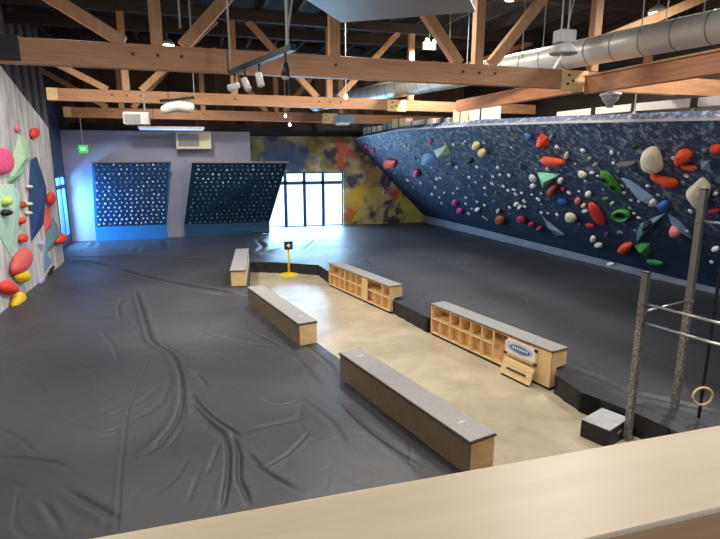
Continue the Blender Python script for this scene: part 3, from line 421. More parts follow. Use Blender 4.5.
SMALL=[
 ((8.38, 15.46, 3.17), 0.075, 'white'),
 ((8.46, 14.34, 3.18), 0.075, 'white'),
 ((8.7, 15.01, 2.88), 0.075, 'white'),
 ((8.7, 14.1, 2.96), 0.075, 'white'),
 ((8.91, 15.39, 2.65), 0.075, 'white'),
 ((9.01, 14.88, 2.59), 0.075, 'white'),
 ((9.14, 14.81, 2.46), 0.075, 'white'),
 ((9.03, 16.07, 2.47), 0.075, 'white'),
 ((8.66, 16.48, 2.8), 0.075, 'white'),
 ((9.01, 18.02, 2.33), 0.075, 'white'),
 ((9.15, 19.42, 2.08), 0.075, 'white'),
 ((9.19, 20.65, 1.94), 0.075, 'white'),
 ((8.6, 18.67, 2.68), 0.075, 'white'),
 ((8.32, 16.76, 3.12), 0.075, 'white'),
 ((9.18, 18.7, 2.1), 0.075, 'white'),
 ((9.35, 17.99, 1.99), 0.075, 'white'),
 ((9.26, 14.55, 2.37), 0.075, 'white'),
 ((9.34, 20.28, 1.82), 0.075, 'white'),
 ((8.96, 16.97, 2.47), 0.09, 'paleblue'),
 ((9.26, 16.37, 2.21), 0.09, 'paleblue'),
 ((8.43, 17.85, 2.92), 0.09, 'paleblue'),
 ((8.73, 19.58, 2.48), 0.09, 'paleblue'),
 ((7.38, 15.28, 4.18), 0.09, 'paleblue'),
 ((7.8, 11.93, 4.04), 0.09, 'paleblue'),
 ((9.59, 18.44, 1.72), 0.075, 'white'),
 ((9.58, 20.57, 1.55), 0.075, 'white'),
 ((9.51, 17.43, 1.88), 0.075, 'white'),
 ((9.63, 17.09, 1.78), 0.075, 'white'),
 ((9.99, 18.93, 1.28), 0.075, 'white'),
 ((9.69, 15.55, 1.85), 0.075, 'white'),
 ((9.66, 14.63, 1.97), 0.075, 'white'),
 ((9.48, 14.41, 2.16), 0.075, 'white'),
 ((10.1, 17.92, 1.25), 0.09, 'greygreen'),
 ((10.18, 17.85, 1.18), 0.09, 'greygreen'),
 ((9.78, 18.28, 1.54), 0.09, 'greygreen'),
 ((9.51, 16.26, 1.98), 0.08, 'blue'),
 ((9.94, 15.92, 1.58), 0.08, 'blue'),
 ((9.46, 14.41, 2.17), 0.07, 'white'),
 ((9.66, 14.62, 1.96), 0.07, 'white'),
 ((9.83, 14.01, 1.84), 0.07, 'white'),
 ((9.88, 13.31, 1.85), 0.07, 'white'),
 ((9.44, 13.61, 2.26), 0.07, 'white'),
 ((9.62, 14.83, 1.98), 0.07, 'white'),
 ((9.24, 12.03, 2.6), 0.07, 'white'),
 ((9.25, 12.04, 2.58), 0.07, 'white'),
 ((9.41, 13.63, 2.29), 0.07, 'white'),
 ((8.79, 10.68, 3.16), 0.07, 'white'),
 ((8.15, 11.18, 3.75), 0.07, 'white'),
 ((8.3, 10.45, 3.66), 0.07, 'white'),
 ((9.15, 12.18, 2.67), 0.08, 'pinkdeep'),
 ((9.4, 11.86, 2.45), 0.08, 'pinkdeep'),
 ((9.05, 13.38, 2.67), 0.08, 'pinkdeep'),
 ((9.68, 8.71, 2.43), 0.06, 'white'),
 ((10.86, 9.06, 1.22), 0.06, 'white'),
 ((10.13, 9.15, 1.94), 0.06, 'white'),
 ((10.29, 11.22, 1.62), 0.06, 'greygreen'),
 ((9.64, 10.31, 2.33), 0.06, 'greygreen'),
 ((9.34, 9.23, 2.73), 0.06, 'greygreen'),
 ((9.13, 9.33, 2.92), 0.06, 'white'),
 ((8.96, 8.25, 3.18), 0.06, 'white'),
 ((8.63, 8.28, 3.51), 0.06, 'white'),
 ((9.32, 7.89, 2.86), 0.06, 'white'),
 ((8.35, 8.94, 3.74), 0.06, 'white'),
 ((8.55, 7.57, 3.65), 0.06, 'greygreen'),
 ((9.09, 8.43, 3.04), 0.06, 'greygreen'),
 ((7.5, 19.08, 3.75), 0.09, 'white'),
 ((8.72, 20.79, 2.39), 0.09, 'white'),
 ((8.57, 21.89, 2.45), 0.09, 'white'),
 ((9.2, 20.69, 1.93), 0.09, 'white'),
 ((8.62, 18.98, 2.64), 0.09, 'white'),
 ((8.04, 19.0, 3.21), 0.09, 'white'),
 ((7.37, 19.16, 3.88), 0.09, 'white'),
 ((7.31, 20.89, 3.79), 0.09, 'white'),
 ((8.92, 19.76, 2.27), 0.09, 'white'),
 ((8.87, 21.98, 2.14), 0.1, 'greygreen'),
 ((7.82, 19.29, 3.42), 0.1, 'greygreen'),
 ((8.49, 19.49, 2.73), 0.1, 'greygreen'),
 ((7.42, 16.93, 4.0), 0.1, 'pinkdeep'),
 ((9.85, 13.71, 1.85), 0.055, 'white'),
 ((9.45, 10.11, 2.54), 0.045, 'white'),
 ((7.75, 19.99, 3.42), 0.045, 'paleblue'),
 ((9.25, 17.29, 2.15), 0.045, 'greygreen'),
 ((9.87, 10.26, 2.11), 0.055, 'white'),
 ((7.6, 18.41, 3.7), 0.045, 'white'),
 ((8.16, 9.71, 3.86), 0.045, 'paleblue'),
 ((9.19, 15.62, 2.35), 0.065, 'greygreen'),
 ((9.25, 13.26, 2.48), 0.045, 'white'),
 ((8.87, 10.58, 3.08), 0.045, 'white'),
 ((8.62, 12.16, 3.2), 0.065, 'white'),
 ((8.01, 12.94, 3.75), 0.045, 'white'),
 ((7.66, 15.72, 3.86), 0.065, 'white'),
 ((9.12, 10.05, 2.87), 0.055, 'greygreen'),
 ((8.61, 12.62, 3.18), 0.055, 'greygreen'),
 ((8.42, 13.97, 3.25), 0.055, 'paleblue'),
 ((7.52, 20.5, 3.61), 0.045, 'greygreen'),
 ((10.21, 10.68, 1.74), 0.055, 'greygreen'),
 ((10.07, 11.7, 1.8), 0.045, 'white'),
 ((9.23, 14.19, 2.43), 0.065, 'white'),
 ((8.67, 11.63, 3.19), 0.065, 'paleblue'),
 ((8.67, 14.54, 2.96), 0.065, 'white'),
 ((8.41, 9.67, 3.61), 0.065, 'white'),
 ((8.22, 22.64, 2.74), 0.065, 'white'),
 ((8.56, 11.02, 3.35), 0.045, 'white'),
 ((9.2, 10.72, 2.74), 0.055, 'paleblue'),
 ((7.65, 14.92, 3.94), 0.045, 'white'),
 ((8.13, 21.15, 2.94), 0.065, 'greygreen'),
 ((9.28, 13.75, 2.41), 0.045, 'white'),
 ((9.13, 9.9, 2.87), 0.045, 'white'),
 ((7.26, 19.59, 3.95), 0.055, 'white'),
 ((10.14, 12.66, 1.64), 0.045, 'greygreen'),
 ((9.57, 13.66, 2.13), 0.065, 'greygreen'),
 ((8.79, 11.4, 3.1), 0.065, 'paleblue'),
 ((10.06, 10.88, 1.87), 0.055, 'paleblue'),
 ((8.62, 9.83, 3.39), 0.055, 'white'),
 ((8.67, 15.66, 2.86), 0.045, 'white'),
 ((8.31, 12.14, 3.51), 0.055, 'greygreen'),
 ((8.21, 18.63, 3.08), 0.055, 'white'),
 ((8.84, 16.36, 2.64), 0.055, 'white'),
 ((9.12, 14.45, 2.51), 0.065, 'white'),
 ((10.01, 13.48, 1.71), 0.045, 'paleblue'),
 ((8.89, 9.41, 3.15), 0.045, 'paleblue'),
 ((8.41, 12.23, 3.4), 0.055, 'paleblue'),
 ((8.81, 9.87, 3.2), 0.045, 'paleblue'),
 ((9.77, 10.31, 2.21), 0.045, 'white'),
 ((8.45, 9.51, 3.58), 0.055, 'greygreen'),
 ((8.96, 11.1, 2.94), 0.055, 'white'),
 ((8.78, 9.48, 3.26), 0.065, 'greygreen'),
 ((9.48, 9.9, 2.53), 0.045, 'white'),
 ((8.57, 16.71, 2.88), 0.055, 'greygreen'),
 ((9.22, 11.62, 2.65), 0.045, 'white'),
 ((8.84, 17.53, 2.54), 0.055, 'paleblue'),
 ((7.72, 17.6, 3.65), 0.045, 'greygreen'),
 ((8.52, 15.04, 3.07), 0.045, 'paleblue'),
 ((9.27, 10.15, 2.72), 0.065, 'white'),
]
WRINKLES=[
 ([(-1.3, 6.94), (-1.24, 6.98), (-1.13, 7.05), (-1.03, 7.15), (-0.93, 7.33), (-0.83, 7.56), (-0.75, 7.72)],0.3,0.03),
 ([(-0.58, 5.83), (-0.54, 5.93), (-0.48, 6.11), (-0.43, 6.29), (-0.41, 6.51), (-0.39, 6.77), (-0.38, 6.96)],0.3,0.03),
 ([(0.36, 5.19), (0.45, 5.23), (0.58, 5.3), (0.71, 5.39), (0.84, 5.53), (0.98, 5.71), (1.08, 5.85)],0.25,0.03),
 ([(-2.52, 6.9), (-2.44, 6.82), (-2.33, 6.7), (-2.22, 6.57), (-2.12, 6.43), (-2.02, 6.27), (-1.96, 6.17)],0.3,0.04),
 ([(-1.69, 5.26), (-1.64, 5.19), (-1.57, 5.08), (-1.52, 4.99), (-1.47, 4.89), (-1.42, 4.8), (-1.4, 4.74)],0.3,0.04),
 ([(-3.01, 9.16), (-2.89, 8.99), (-2.72, 8.75), (-2.56, 8.51), (-2.42, 8.25), (-2.28, 7.98), (-2.19, 7.81)],0.3,0.04),
 ([(-1.68, 6.78), (-1.59, 6.7), (-1.46, 6.59), (-1.35, 6.51), (-1.27, 6.5), (-1.21, 6.53), (-1.16, 6.55)],0.25,0.03),
 ([(0.53, 7.01), (0.59, 6.89), (0.67, 6.73), (0.76, 6.63), (0.88, 6.62), (1.01, 6.65), (1.1, 6.68)],0.25,0.03),
 ([(-2.02, 10.66), (-1.92, 10.4), (-1.79, 10.04), (-1.67, 9.71), (-1.59, 9.41), (-1.52, 9.12), (-1.47, 8.93)],0.25,0.04),
 ([(-0.15, 5.15), (-0.12, 5.27), (-0.08, 5.45), (-0.04, 5.61), (-0.01, 5.73), (0.03, 5.84), (0.05, 5.91)],0.3,0.03),
 ([(-0.66, 4.97), (-0.61, 5.03), (-0.52, 5.13), (-0.45, 5.24), (-0.39, 5.38), (-0.34, 5.56), (-0.31, 5.68)],0.25,0.03),
 ([(0.32, 5.83), (0.35, 5.86), (0.4, 5.89), (0.44, 5.89), (0.47, 5.82), (0.49, 5.71), (0.5, 5.64)],0.4,0.03),
 ([(5.06, 10.79), (5.12, 10.56), (5.21, 10.22), (5.34, 9.88), (5.53, 9.51), (5.75, 9.11), (5.9, 8.85)],0.25,0.05),
 ([(6.67, 7.02), (6.74, 6.87), (6.84, 6.65), (6.89, 6.4), (6.86, 6.08), (6.79, 5.75), (6.74, 5.53)],0.25,0.05),
 ([(-1.68, 13.51), (-1.6, 13.09), (-1.5, 12.51), (-1.4, 11.93), (-1.29, 11.32), (-1.19, 10.7), (-1.12, 10.27), (-1.08, 10.05), (-1.06, 9.94), (-1.03, 9.84), (-1.0, 9.73), (-0.96, 9.63), (-0.9, 9.49), (-0.81, 9.31), (-0.7, 9.09), (-0.61, 8.81), (-0.54, 8.47), (-0.48, 8.07), (-0.45, 7.71), (-0.43, 7.37), (-0.43, 7.03), (-0.45, 6.75), (-0.49, 6.51), (-0.56, 6.29), (-0.62, 6.13), (-0.67, 6.0), (-0.72, 5.9), (-0.76, 5.84)],1,0.05),
 ([(-0.35, 7.4), (-0.28, 7.19), (-0.2, 6.91), (-0.1, 6.65), (0.01, 6.41), (0.14, 6.18), (0.23, 6.03), (0.27, 5.95), (0.3, 5.92), (0.31, 5.9)],1,0.04),
 ([(-0.34, 7.1), (-0.28, 6.92), (-0.19, 6.66), (-0.1, 6.43), (-0.03, 6.26), (0.05, 6.11), (0.09, 5.92), (0.11, 5.67), (0.1, 5.39), (0.08, 5.16), (0.05, 4.94), (0.02, 4.74), (-0.0, 4.62)],0.9,0.04),
 ([(0.17, 6.04), (0.18, 5.91), (0.21, 5.72), (0.22, 5.55), (0.21, 5.4), (0.2, 5.26), (0.19, 5.13), (0.2, 5.0), (0.23, 4.88), (0.24, 4.78), (0.25, 4.71), (0.25, 4.64), (0.26, 4.6)],1,0.04),
 ([(0.27, 5.67), (0.3, 5.58), (0.35, 5.46), (0.39, 5.36), (0.41, 5.28), (0.43, 5.21), (0.48, 5.12), (0.57, 4.98), (0.68, 4.82), (0.76, 4.71)],0.8,0.04),
 ([(-0.42, 8.24), (-0.36, 8.15), (-0.27, 8.03), (-0.2, 7.9), (-0.15, 7.74), (-0.11, 7.57), (-0.09, 7.46)],0.8,0.035),
 ([(-1.52, 5.43), (-1.45, 5.34), (-1.33, 5.2), (-1.22, 5.07), (-1.08, 4.92), (-0.94, 4.76), (-0.84, 4.66)],0.4,0.05),
 ([(-2.41, 6.21), (-2.33, 6.19), (-2.2, 6.16), (-2.07, 6.12), (-1.94, 6.06), (-1.81, 5.99), (-1.7, 5.93), (-1.62, 5.86), (-1.56, 5.8), (-1.52, 5.76)],0.3,0.05),
 ([(-0.9, 9.7), (-0.31, 8.46)],0.6,0.04),
 ([(-1.0, 8.75), (-1.03, 8.38), (-1.07, 7.88), (-1.09, 7.48), (-1.1, 7.24), (-1.1, 7.03), (-1.09, 6.71), (-1.05, 6.22), (-1.01, 5.68), (-0.97, 5.27), (-0.94, 4.96), (-0.92, 4.69), (-0.9, 4.53)],0.25,0.02),
 ([(-2.2, 7.52), (-1.73, 7.33)],0.3,0.04),
 ([(-2.12, 9.03), (-2.01, 8.88), (-1.85, 8.65), (-1.73, 8.42), (-1.67, 8.19), (-1.63, 7.94), (-1.57, 7.72), (-1.46, 7.52), (-1.33, 7.34), (-1.25, 7.21)],0.3,0.04),
 ([(-0.18, 5.44), (-0.34, 4.71)],0.3,0.05),
 ([(-0.6, 8.05), (-0.63, 7.8), (-0.66, 7.47), (-0.69, 7.21), (-0.76, 7.03), (-0.83, 6.9), (-0.88, 6.82)],0.35,0.05),
 ([(0.32, 6.07), (0.39, 6.08), (0.48, 6.1), (0.59, 6.12), (0.74, 6.14), (0.9, 6.16), (1.02, 6.18)],0.3,0.05),
 ([(-4.33, 18.07), (-4.12, 18.03), (-3.8, 17.96), (-3.5, 17.83), (-3.27, 17.61), (-3.04, 17.32), (-2.82, 17.0), (-2.58, 16.67), (-2.33, 16.3), (-2.09, 15.94), (-1.84, 15.56), (-1.58, 15.17), (-1.35, 14.83), (-1.13, 14.56), (-0.92, 14.31), (-0.69, 14.06), (-0.4, 13.76), (-0.08, 13.44), (0.2, 13.16), (0.46, 12.92), (0.71, 12.71), (0.88, 12.57)],2.4,0.13),
 ([(-4.53, 18.97), (-4.21, 18.87), (-3.74, 18.73), (-3.29, 18.61), (-2.89, 18.55), (-2.48, 18.52), (-2.07, 18.43), (-1.64, 18.23), (-1.19, 17.97), (-0.81, 17.79), (-0.52, 17.76), (-0.27, 17.8), (-0.04, 17.83), (0.21, 17.83), (0.46, 17.83), (0.62, 17.82)],1.8,0.13),
 ([(-1.74, 11.22), (-1.8, 11.53), (-1.88, 11.99), (-1.94, 12.41), (-1.93, 12.7), (-1.9, 12.93), (-1.87, 13.09)],0.3,0.06),
 ([(1.62, 18.1), (1.73, 18.38), (1.88, 18.81), (1.98, 19.24), (1.99, 19.64), (1.94, 20.06), (1.92, 20.42), (1.98, 20.71), (2.08, 20.96), (2.15, 21.12)],1.8,0.11),
 ([(1.78, 17.67), (1.91, 17.83), (2.11, 18.07), (2.29, 18.3), (2.43, 18.5), (2.56, 18.69), (2.64, 18.82)],1.8,0.11),
 ([(3.15, 17.85), (3.25, 18.12), (3.41, 18.54), (3.58, 18.99), (3.79, 19.51), (4.02, 20.1), (4.19, 20.52)],1.8,0.11),
 ([(-4.69, 21.19), (-4.65, 21.39), (-4.58, 21.67), (-4.49, 21.81), (-4.34, 21.68), (-4.16, 21.41), (-4.04, 21.22)],1.8,0.11),
 ([(-4.17, 20.82), (-4.29, 22.24)],1.8,0.11),
 ([(-3.85, 20.51), (-4.04, 22.41)],1.8,0.11),
 ([(-2.3, 18.86), (-2.27, 20.48)],1.8,0.11),
 ([(-1.53, 21.68), (-1.26, 19.34)],1.8,0.11),
 ([(4.54, 16.68), (4.69, 15.94), (4.88, 14.95), (5.03, 14.13), (5.1, 13.52), (5.14, 12.98), (5.17, 12.57), (5.19, 12.27), (5.21, 12.04), (5.21, 11.9)],0.7,0.05),
 ([(5.01, 11.36), (4.41, 10.64)],0.8,0.05),
 ([(6.1, 18.26), (6.29, 17.67), (6.54, 16.85), (6.74, 16.03), (6.86, 15.23), (6.93, 14.4), (7.01, 13.69), (7.11, 13.2), (7.21, 12.74), (7.34, 12.05), (7.54, 11.08), (7.75, 9.99), (7.9, 8.98), (8.0, 7.92), (8.06, 6.94), (8.09, 6.36)],0.45,0.04),
 ([(7.95, 21.13), (8.42, 20.02), (9.04, 18.52), (9.49, 17.04), (9.7, 15.62), (9.81, 14.21), (9.88, 13.0), (9.94, 11.94), (9.97, 10.96), (9.99, 10.1), (9.98, 9.23), (9.96, 8.43), (9.95, 7.94)],0.3,0.04),
 ([(5.32, 6.68), (5.39, 6.55), (5.48, 6.36), (5.55, 6.18), (5.57, 6.0), (5.57, 5.83), (5.58, 5.7), (5.59, 5.62), (5.61, 5.57), (5.66, 5.51), (5.72, 5.43), (5.81, 5.35), (5.9, 5.25), (6.03, 5.1), (6.17, 4.93), (6.27, 4.81)],1.2,0.06),
 ([(5.21, 5.77), (5.28, 5.65), (5.37, 5.48), (5.45, 5.29), (5.51, 5.06), (5.57, 4.81), (5.6, 4.65)],0.4,0.04),
 ([(6.66, 8.56), (6.68, 8.49), (6.71, 8.38), (6.74, 8.28), (6.78, 8.18), (6.83, 8.07), (6.86, 8.0)],0.6,0.06),
 ([(1.52, 9.04), (1.6, 8.67), (1.7, 8.17), (1.78, 7.76), (1.8, 7.44), (1.81, 7.16), (1.81, 6.97)],0.3,0.05),
 ([(0.71, 9.86), (0.87, 9.5), (1.09, 9.0), (1.26, 8.5), (1.36, 7.96), (1.43, 7.41), (1.47, 7.08)],0.3,0.06),
 ([(-0.2, 10.12), (-0.06, 9.92), (0.13, 9.63), (0.32, 9.4), (0.48, 9.23), (0.65, 9.1), (0.81, 8.99), (0.96, 8.88), (1.11, 8.78), (1.21, 8.72)],0.4,0.05),
 ([(1.63, 6.53), (1.66, 6.29), (1.71, 5.96), (1.78, 5.65), (1.89, 5.34), (2.01, 5.03), (2.09, 4.84)],0.4,0.06),
 ([(1.02, 7.03), (1.13, 6.75), (1.27, 6.36), (1.37, 6.02), (1.41, 5.73), (1.42, 5.46), (1.43, 5.28)],0.25,0.06),
 ([(-3.14, 9.89), (-2.97, 9.8), (-2.72, 9.68), (-2.46, 9.59), (-2.19, 9.55), (-1.89, 9.52), (-1.68, 9.51)],0.25,0.06),
 ([(-2.98, 8.38), (-2.8, 8.25), (-2.55, 8.07), (-2.33, 7.84), (-2.15, 7.54), (-1.99, 7.2), (-1.89, 6.98)],0.3,0.06),
]

# ------------------------------------------------------------------ the setting
PADZ = .32
floor = MB().box(-6, 13, -6, 26, -.2, 0).build('floor', M['concrete'], kind='structure')

# pads: outline of the concrete well
LEFT_E = [(-6, 5.3), (.3, 3.75), (4.4, 2.83), (7.25, 2.14), (8.75, 1.80), (11.6, 1.21), (13.3, .97), (16.4, 1.27)]
RIGHT_E = [(-6, 8.2), (.3, 6.2), (3.0, 5.6), (4.65, 5.3), (5.09, 5.2), (5.6, 5.04), (5.82, 4.96), (6.45, 4.98), (6.59, 5.10), (9.57, 4.40), (9.62, 4.25), (11.09, 4.03), (11.23, 4.07), (14.19, 3.34), (14.3, 3.28), (15.4, 3.2)]
def piece(tab, y): return np.interp(y, [t[0] for t in tab], [t[1] for t in tab])
def front_y(x): return np.interp(x, [1.27, 1.6, 2.7, 3.2], [16.4, 16.3, 15.75, 15.4])
def seg_dist(px, py, a, b):
    ax, ay = a; bx, by = b; dx, dy = bx-ax, by-ay; L2 = dx*dx+dy*dy+1e-9
    t = np.clip(((px-ax)*dx+(py-ay)*dy)/L2, 0, 1)
    cx, cy = ax+t*dx, ay+t*dy
    side = np.sign((px-ax)*dy-(py-ay)*dx)
    return np.hypot(px-cx, py-cy), side
def height(x, y):
    h = np.full(x.shape, PADZ)
    h += .006*np.sin(1.3*x+.7*y)+.005*np.sin(2.9*x-1.9*y+1)+.004*np.sin(-1.1*x+3.7*y)
    for pts, amp, w in WRINKLES:
        best = np.full(x.shape, 9.); sd = np.zeros(x.shape)
        for a, b in zip(pts, pts[1:]):
            d, s = seg_dist(x, y, a, b); k = d < best; best = np.where(k, d, best); sd = np.where(k, s, sd)
        ends = np.minimum(np.hypot(x-pts[0][0], y-pts[0][1]), np.hypot(x-pts[-1][0], y-pts[-1][1]))
        fade = np.clip(ends/(w*5), .15, 1)
        if amp < 0: h += -amp*fade*.06*np.exp(-(best/w)**2)
        else: h += amp*fade*(.016*np.exp(-((best-w*1.6)/w)**2)*np.where(sd > 0, 1, .4)-.042*np.exp(-(best/(w*.5))**2))
    return h
def pad_grid(bm, X, Y, skirt):
    """X, Y arrays [rows, cols]; edges named in skirt drop to the concrete"""
    Zz = height(X, Y); R, C = X.shape
    V = [[bm.verts.new((X[i, j], Y[i, j], Zz[i, j])) for j in range(C)] for i in range(R)]
    for i in range(R-1):
        for j in range(C-1): bm.faces.new((V[i][j], V[i][j+1], V[i+1][j+1], V[i+1][j])).smooth = True
    return V
bm = bmesh.new()
ys = np.concatenate([np.arange(-5.5, 2.4, .5), np.arange(2.4, 7, .018), np.arange(7, 16.4, .05), [16.4]])
NC = 400; u = np.linspace(0, 1, NC)[None, :]
le = piece(LEFT_E, ys)[:, None]
pad_grid(bm, -4.85+(le+4.85)*u, np.repeat(ys[:, None], NC, 1), None)
ys2 = np.concatenate([np.arange(-5.5, 2.4, .5), np.arange(2.4, 15.4, .06), [15.4]])
ys2 = np.unique(np.concatenate([ys2, [r[0] for r in RIGHT_E if -5.5 < r[0] < 15.4]]))
re = piece(RIGHT_E, ys2)[:, None]; u2 = np.linspace(0, 1, 110)[None, :]
wx = (11.9-.0*ys2)[:, None]
pad_grid(bm, re+(wx-re)*u2, np.repeat(ys2[:, None], 110, 1), None)
xs = np.unique(np.concatenate([np.linspace(-4.85, 1.27, 75), np.linspace(1.27, 3.2, 26), np.linspace(3.2, 11.9, 90)]))
fy = front_y(xs)[None, :]; v = np.linspace(0, 1, 130)[:, None]
pad_grid(bm, np.repeat(xs[None, :], 130, 0), fy+(24.1-fy)*v, None)
me = bpy.data.meshes.new('pad_flooring'); bm.to_mesh(me); bm.free(); me.materials.append(M['pad'])
pad = bpy.data.objects.new('pad_flooring', me); COL.objects.link(pad); pad['kind'] = 'structure'
# the upright flanks of the pads around the well
ring = [(x, y) for y, x in LEFT_E] + [(1.6, 16.3), (2.7, 15.75)] + [(x, y) for y, x in RIGHT_E[::-1]]
bm = bmesh.new(); prev = None
for (a, b) in zip(ring, ring[1:]):
    n = max(1, int(math.hypot(b[0]-a[0], b[1]-a[1])/.12))
    for k in range(n+1):
        x = a[0]+(b[0]-a[0])*k/n; y = a[1]+(b[1]-a[1])*k/n
        t = float(height(np.array([x]), np.array([y]))[0])
        c = [bm.verts.new((x+.012*math.sin(k*2.1+z*9), y+.012*math.cos(k*1.7), z)) for z in (0, .1, .2, .27)]+[bm.verts.new((x, y, t))]
        if prev:
            for i in range(4): bm.faces.new((prev[i], c[i], c[i+1], prev[i+1])).smooth = True
        prev = c
me = bpy.data.meshes.new('pad_flank'); bm.to_mesh(me); bm.free(); me.materials.append(M['padside'])
o = bpy.data.objects.new('pad_flank', me); COL.objects.link(o); o.parent = pad

# outer walls and roof
LX = -4.85
w2y = (20.75, 22.05); w2z = (.62, 2.8)
wl = MB().box(LX-.2, LX, -6, w2y[0], 0, 7.6).box(LX-.2, LX, w2y[1], 24.4, 0, 7.6).box(LX-.2, LX, w2y[0], w2y[1], 0, w2z[0]).box(LX-.2, LX, w2y[0], w2y[1], w2z[1], 7.6).build('wall_left_outer', M['shell'], kind='structure')
y = 4.0
while y < 22.2:
    if not (w2y[0]-.2 < y < w2y[1]+.1): MB().box(LX, LX+.1, y, y+.05, 3.0, 7.5).build('stud', M['greypaint'], wl)
    y += .82
wx0, wx1, wz1 = 2.35, 6.22, 2.76
wb = MB().box(-5, wx0, 24.1, 24.35, 0, 4.3).box(wx1, 12.4, 24.1, 24.35, 0, 4.3).box(wx0, wx1, 24.1, 24.35, wz1, 4.3).box(wx0, wx1, 24.1, 24.35, 0, .3).build('wall_back_outer', M['shell'], kind='structure')
MB().box(-5, 12.4, 24.1, 24.35, 4.3, 7.6).build('wall_back_gable', M['planks'], kind='structure')
MB().box(-5, 12.4, 23.9, 24.1, 4.33, 4.75).build('trim_1', M['dark'], kind='structure')
MB().box(12.2, 12.4, -6, 24.35, 0, 7.6).build('wall_right_outer', M['joist'], kind='structure')
MB().box(-5.05, 12.4, -6.2, -6, 0, 2.2).box(-5.05, 12.4, -6.2, -6, 6.9, 7.6).box(-5.05, -3.5, -6.2, -6, 2.2, 6.9).box(10.5, 12.4, -6.2, -6, 2.2, 6.9).build('wall_front', M['shell'], kind='structure')  # unseen wall behind the camera; wide opening added to admit sky as fill
ceil = MB().box(-5.05, 12.4, -6, 24.35, 7.6, 7.8).build('ceiling', M['deck'], kind='structure')
x = -4.5
while x < 12:
    MB().box(x, x+.09, -5.8, 24.2, 7.3, 7.6).build('joist', M['joist'], ceil); x += .9
for yy in (11.6, 17.4):
    MB().box(-4.8, 12.1, yy, yy+.16, 7.0, 7.3).build('purlin', M['joist'], ceil)

# furred plaster wall on the left of the back, mural to its right
MB().box(LX, 1.95, 22.3, 24.1, .0, 4.42).build('wall_back', M['lavender'], kind='structure', bevel=.02)
mu = MB()
mu.box(2.02, wx0, 23.97, 24.1, .2, 4.3); mu.box(wx0, wx1, 23.97, 24.1, wz1, 4.3); mu.box(wx1, 10.6, 23.97, 24.1, .2, 4.3)
mu.build('wall_back_mural', M['mural'], kind='structure')

# right climbing wall: one plane leaning into the room at 45 degrees
WO = Vector(WALL_O); WN = Vector(WALL_N); WU = Vector(WALL_U); WV = Vector(WALL_V)
def on_wall(y, z):
    x = WO.x-((y-WO.y)*WN.y+(z-WO.z)*WN.z)/WN.x
    return Vector((x, y, z))
top = [on_wall(4.5, 4.03), on_wall(7.0, 4.105), on_wall(10.56, 4.227), on_wall(13.58, 4.316), on_wall(16.37, 4.347), on_wall(18.57, 4.364), on_wall(20.13, 4.309), on_wall(22.2, 4.24), on_wall(23.97, 4.17)]
bot = [on_wall(4.5, .36), on_wall(7.0, .41), on_wall(9.35, .46), on_wall(13.5, .53), on_wall(16, .57), on_wall(17.7, .595), on_wall(19.3, .62), on_wall(21.5, .64), on_wall(23.97, .66)]
back = Vector((.18, .015, .18))
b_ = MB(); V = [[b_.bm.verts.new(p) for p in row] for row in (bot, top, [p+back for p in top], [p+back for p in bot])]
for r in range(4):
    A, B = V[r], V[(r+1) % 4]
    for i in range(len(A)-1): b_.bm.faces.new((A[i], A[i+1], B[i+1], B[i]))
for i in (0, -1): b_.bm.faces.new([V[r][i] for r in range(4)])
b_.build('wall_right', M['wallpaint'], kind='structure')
k_ = MB(); A = [k_.bm.verts.new((p.x+.01, p.y, .05)) for p in bot]; B = [k_.bm.verts.new((p.x+.01, p.y, p.z+.015)) for p in bot]; A2 = [k_.bm.verts.new((p.x+.14, p.y, .05)) for p in bot]; B2 = [k_.bm.verts.new((p.x+.14, p.y, p.z)) for p in bot]
for P_, Q_ in ((A, B), (B, B2), (B2, A2)):
    for i in range(len(bot)-1): k_.bm.faces.new((P_[i], P_[i+1], Q_[i+1], Q_[i]))
k_.build('baseboard_right', M['kick'], kind='structure')
c_ = MB()
for a, b in zip(top, top[1:]): c_.bar(a+Vector((.06, 0, .035)), b+Vector((.06, 0, .035)), .16, .05)
c_.build('trim_2', M['metalcap'], kind='structure')

# left climbing wall
MB().prism([(-1, .05), (18, .05), (18.02, 4.30), (17.6, 4.47), (14.5, 5.53), (13, 5.7), (-1, 5.7)], 0, -4.45, -4.2).build('wall_left', M['leftpaint'], kind='structure')

# windows: frame, mullions, panes
def window(name, horiz, pos, a0, a1, z0, z1, mull, tz):
    def bx(a, b, c, d, t=.05):
        return (a, b, pos-t, pos+t, c, d) if horiz else (pos-t, pos+t, a, b, c, d)
    f = MB()
    for r in ((a0, a1, z1-.06, z1), (a0, a1, z0, z0+.06), (a0, a0+.07, z0, z1), (a1-.07, a1, z0, z1)): f.box(*bx(*r))
    w = f.build(name, M['frame'], kind='structure')
    MB().box(*bx(a0, a1, tz-.07, tz+.07, .06)).build('transom', M['frame'], w)
    xs = [a0]+mull+[a1]
    for m in mull: MB().box(*bx(m-.07, m+.07, z0, z1, .06)).build('mullion', M['frame'], w)
    for p, q in zip(xs, xs[1:]): MB().box(*bx(p, q, z0, z1, .008)).build('pane', M['glass'], w)
    return w
w1 = window('window_1', True, 24.12, wx0, wx1, .3, wz1, [3.56, 4.42, 5.28], 2.28)
MB().box(6.0, 6.05, 23.98, 24.06, .9, 1.5).build('pull_handle', M['bar'], w1)
window('window_2', False, LX-.02, w2y[0], w2y[1], w2z[0], w2z[1], [21.4], 2.42)

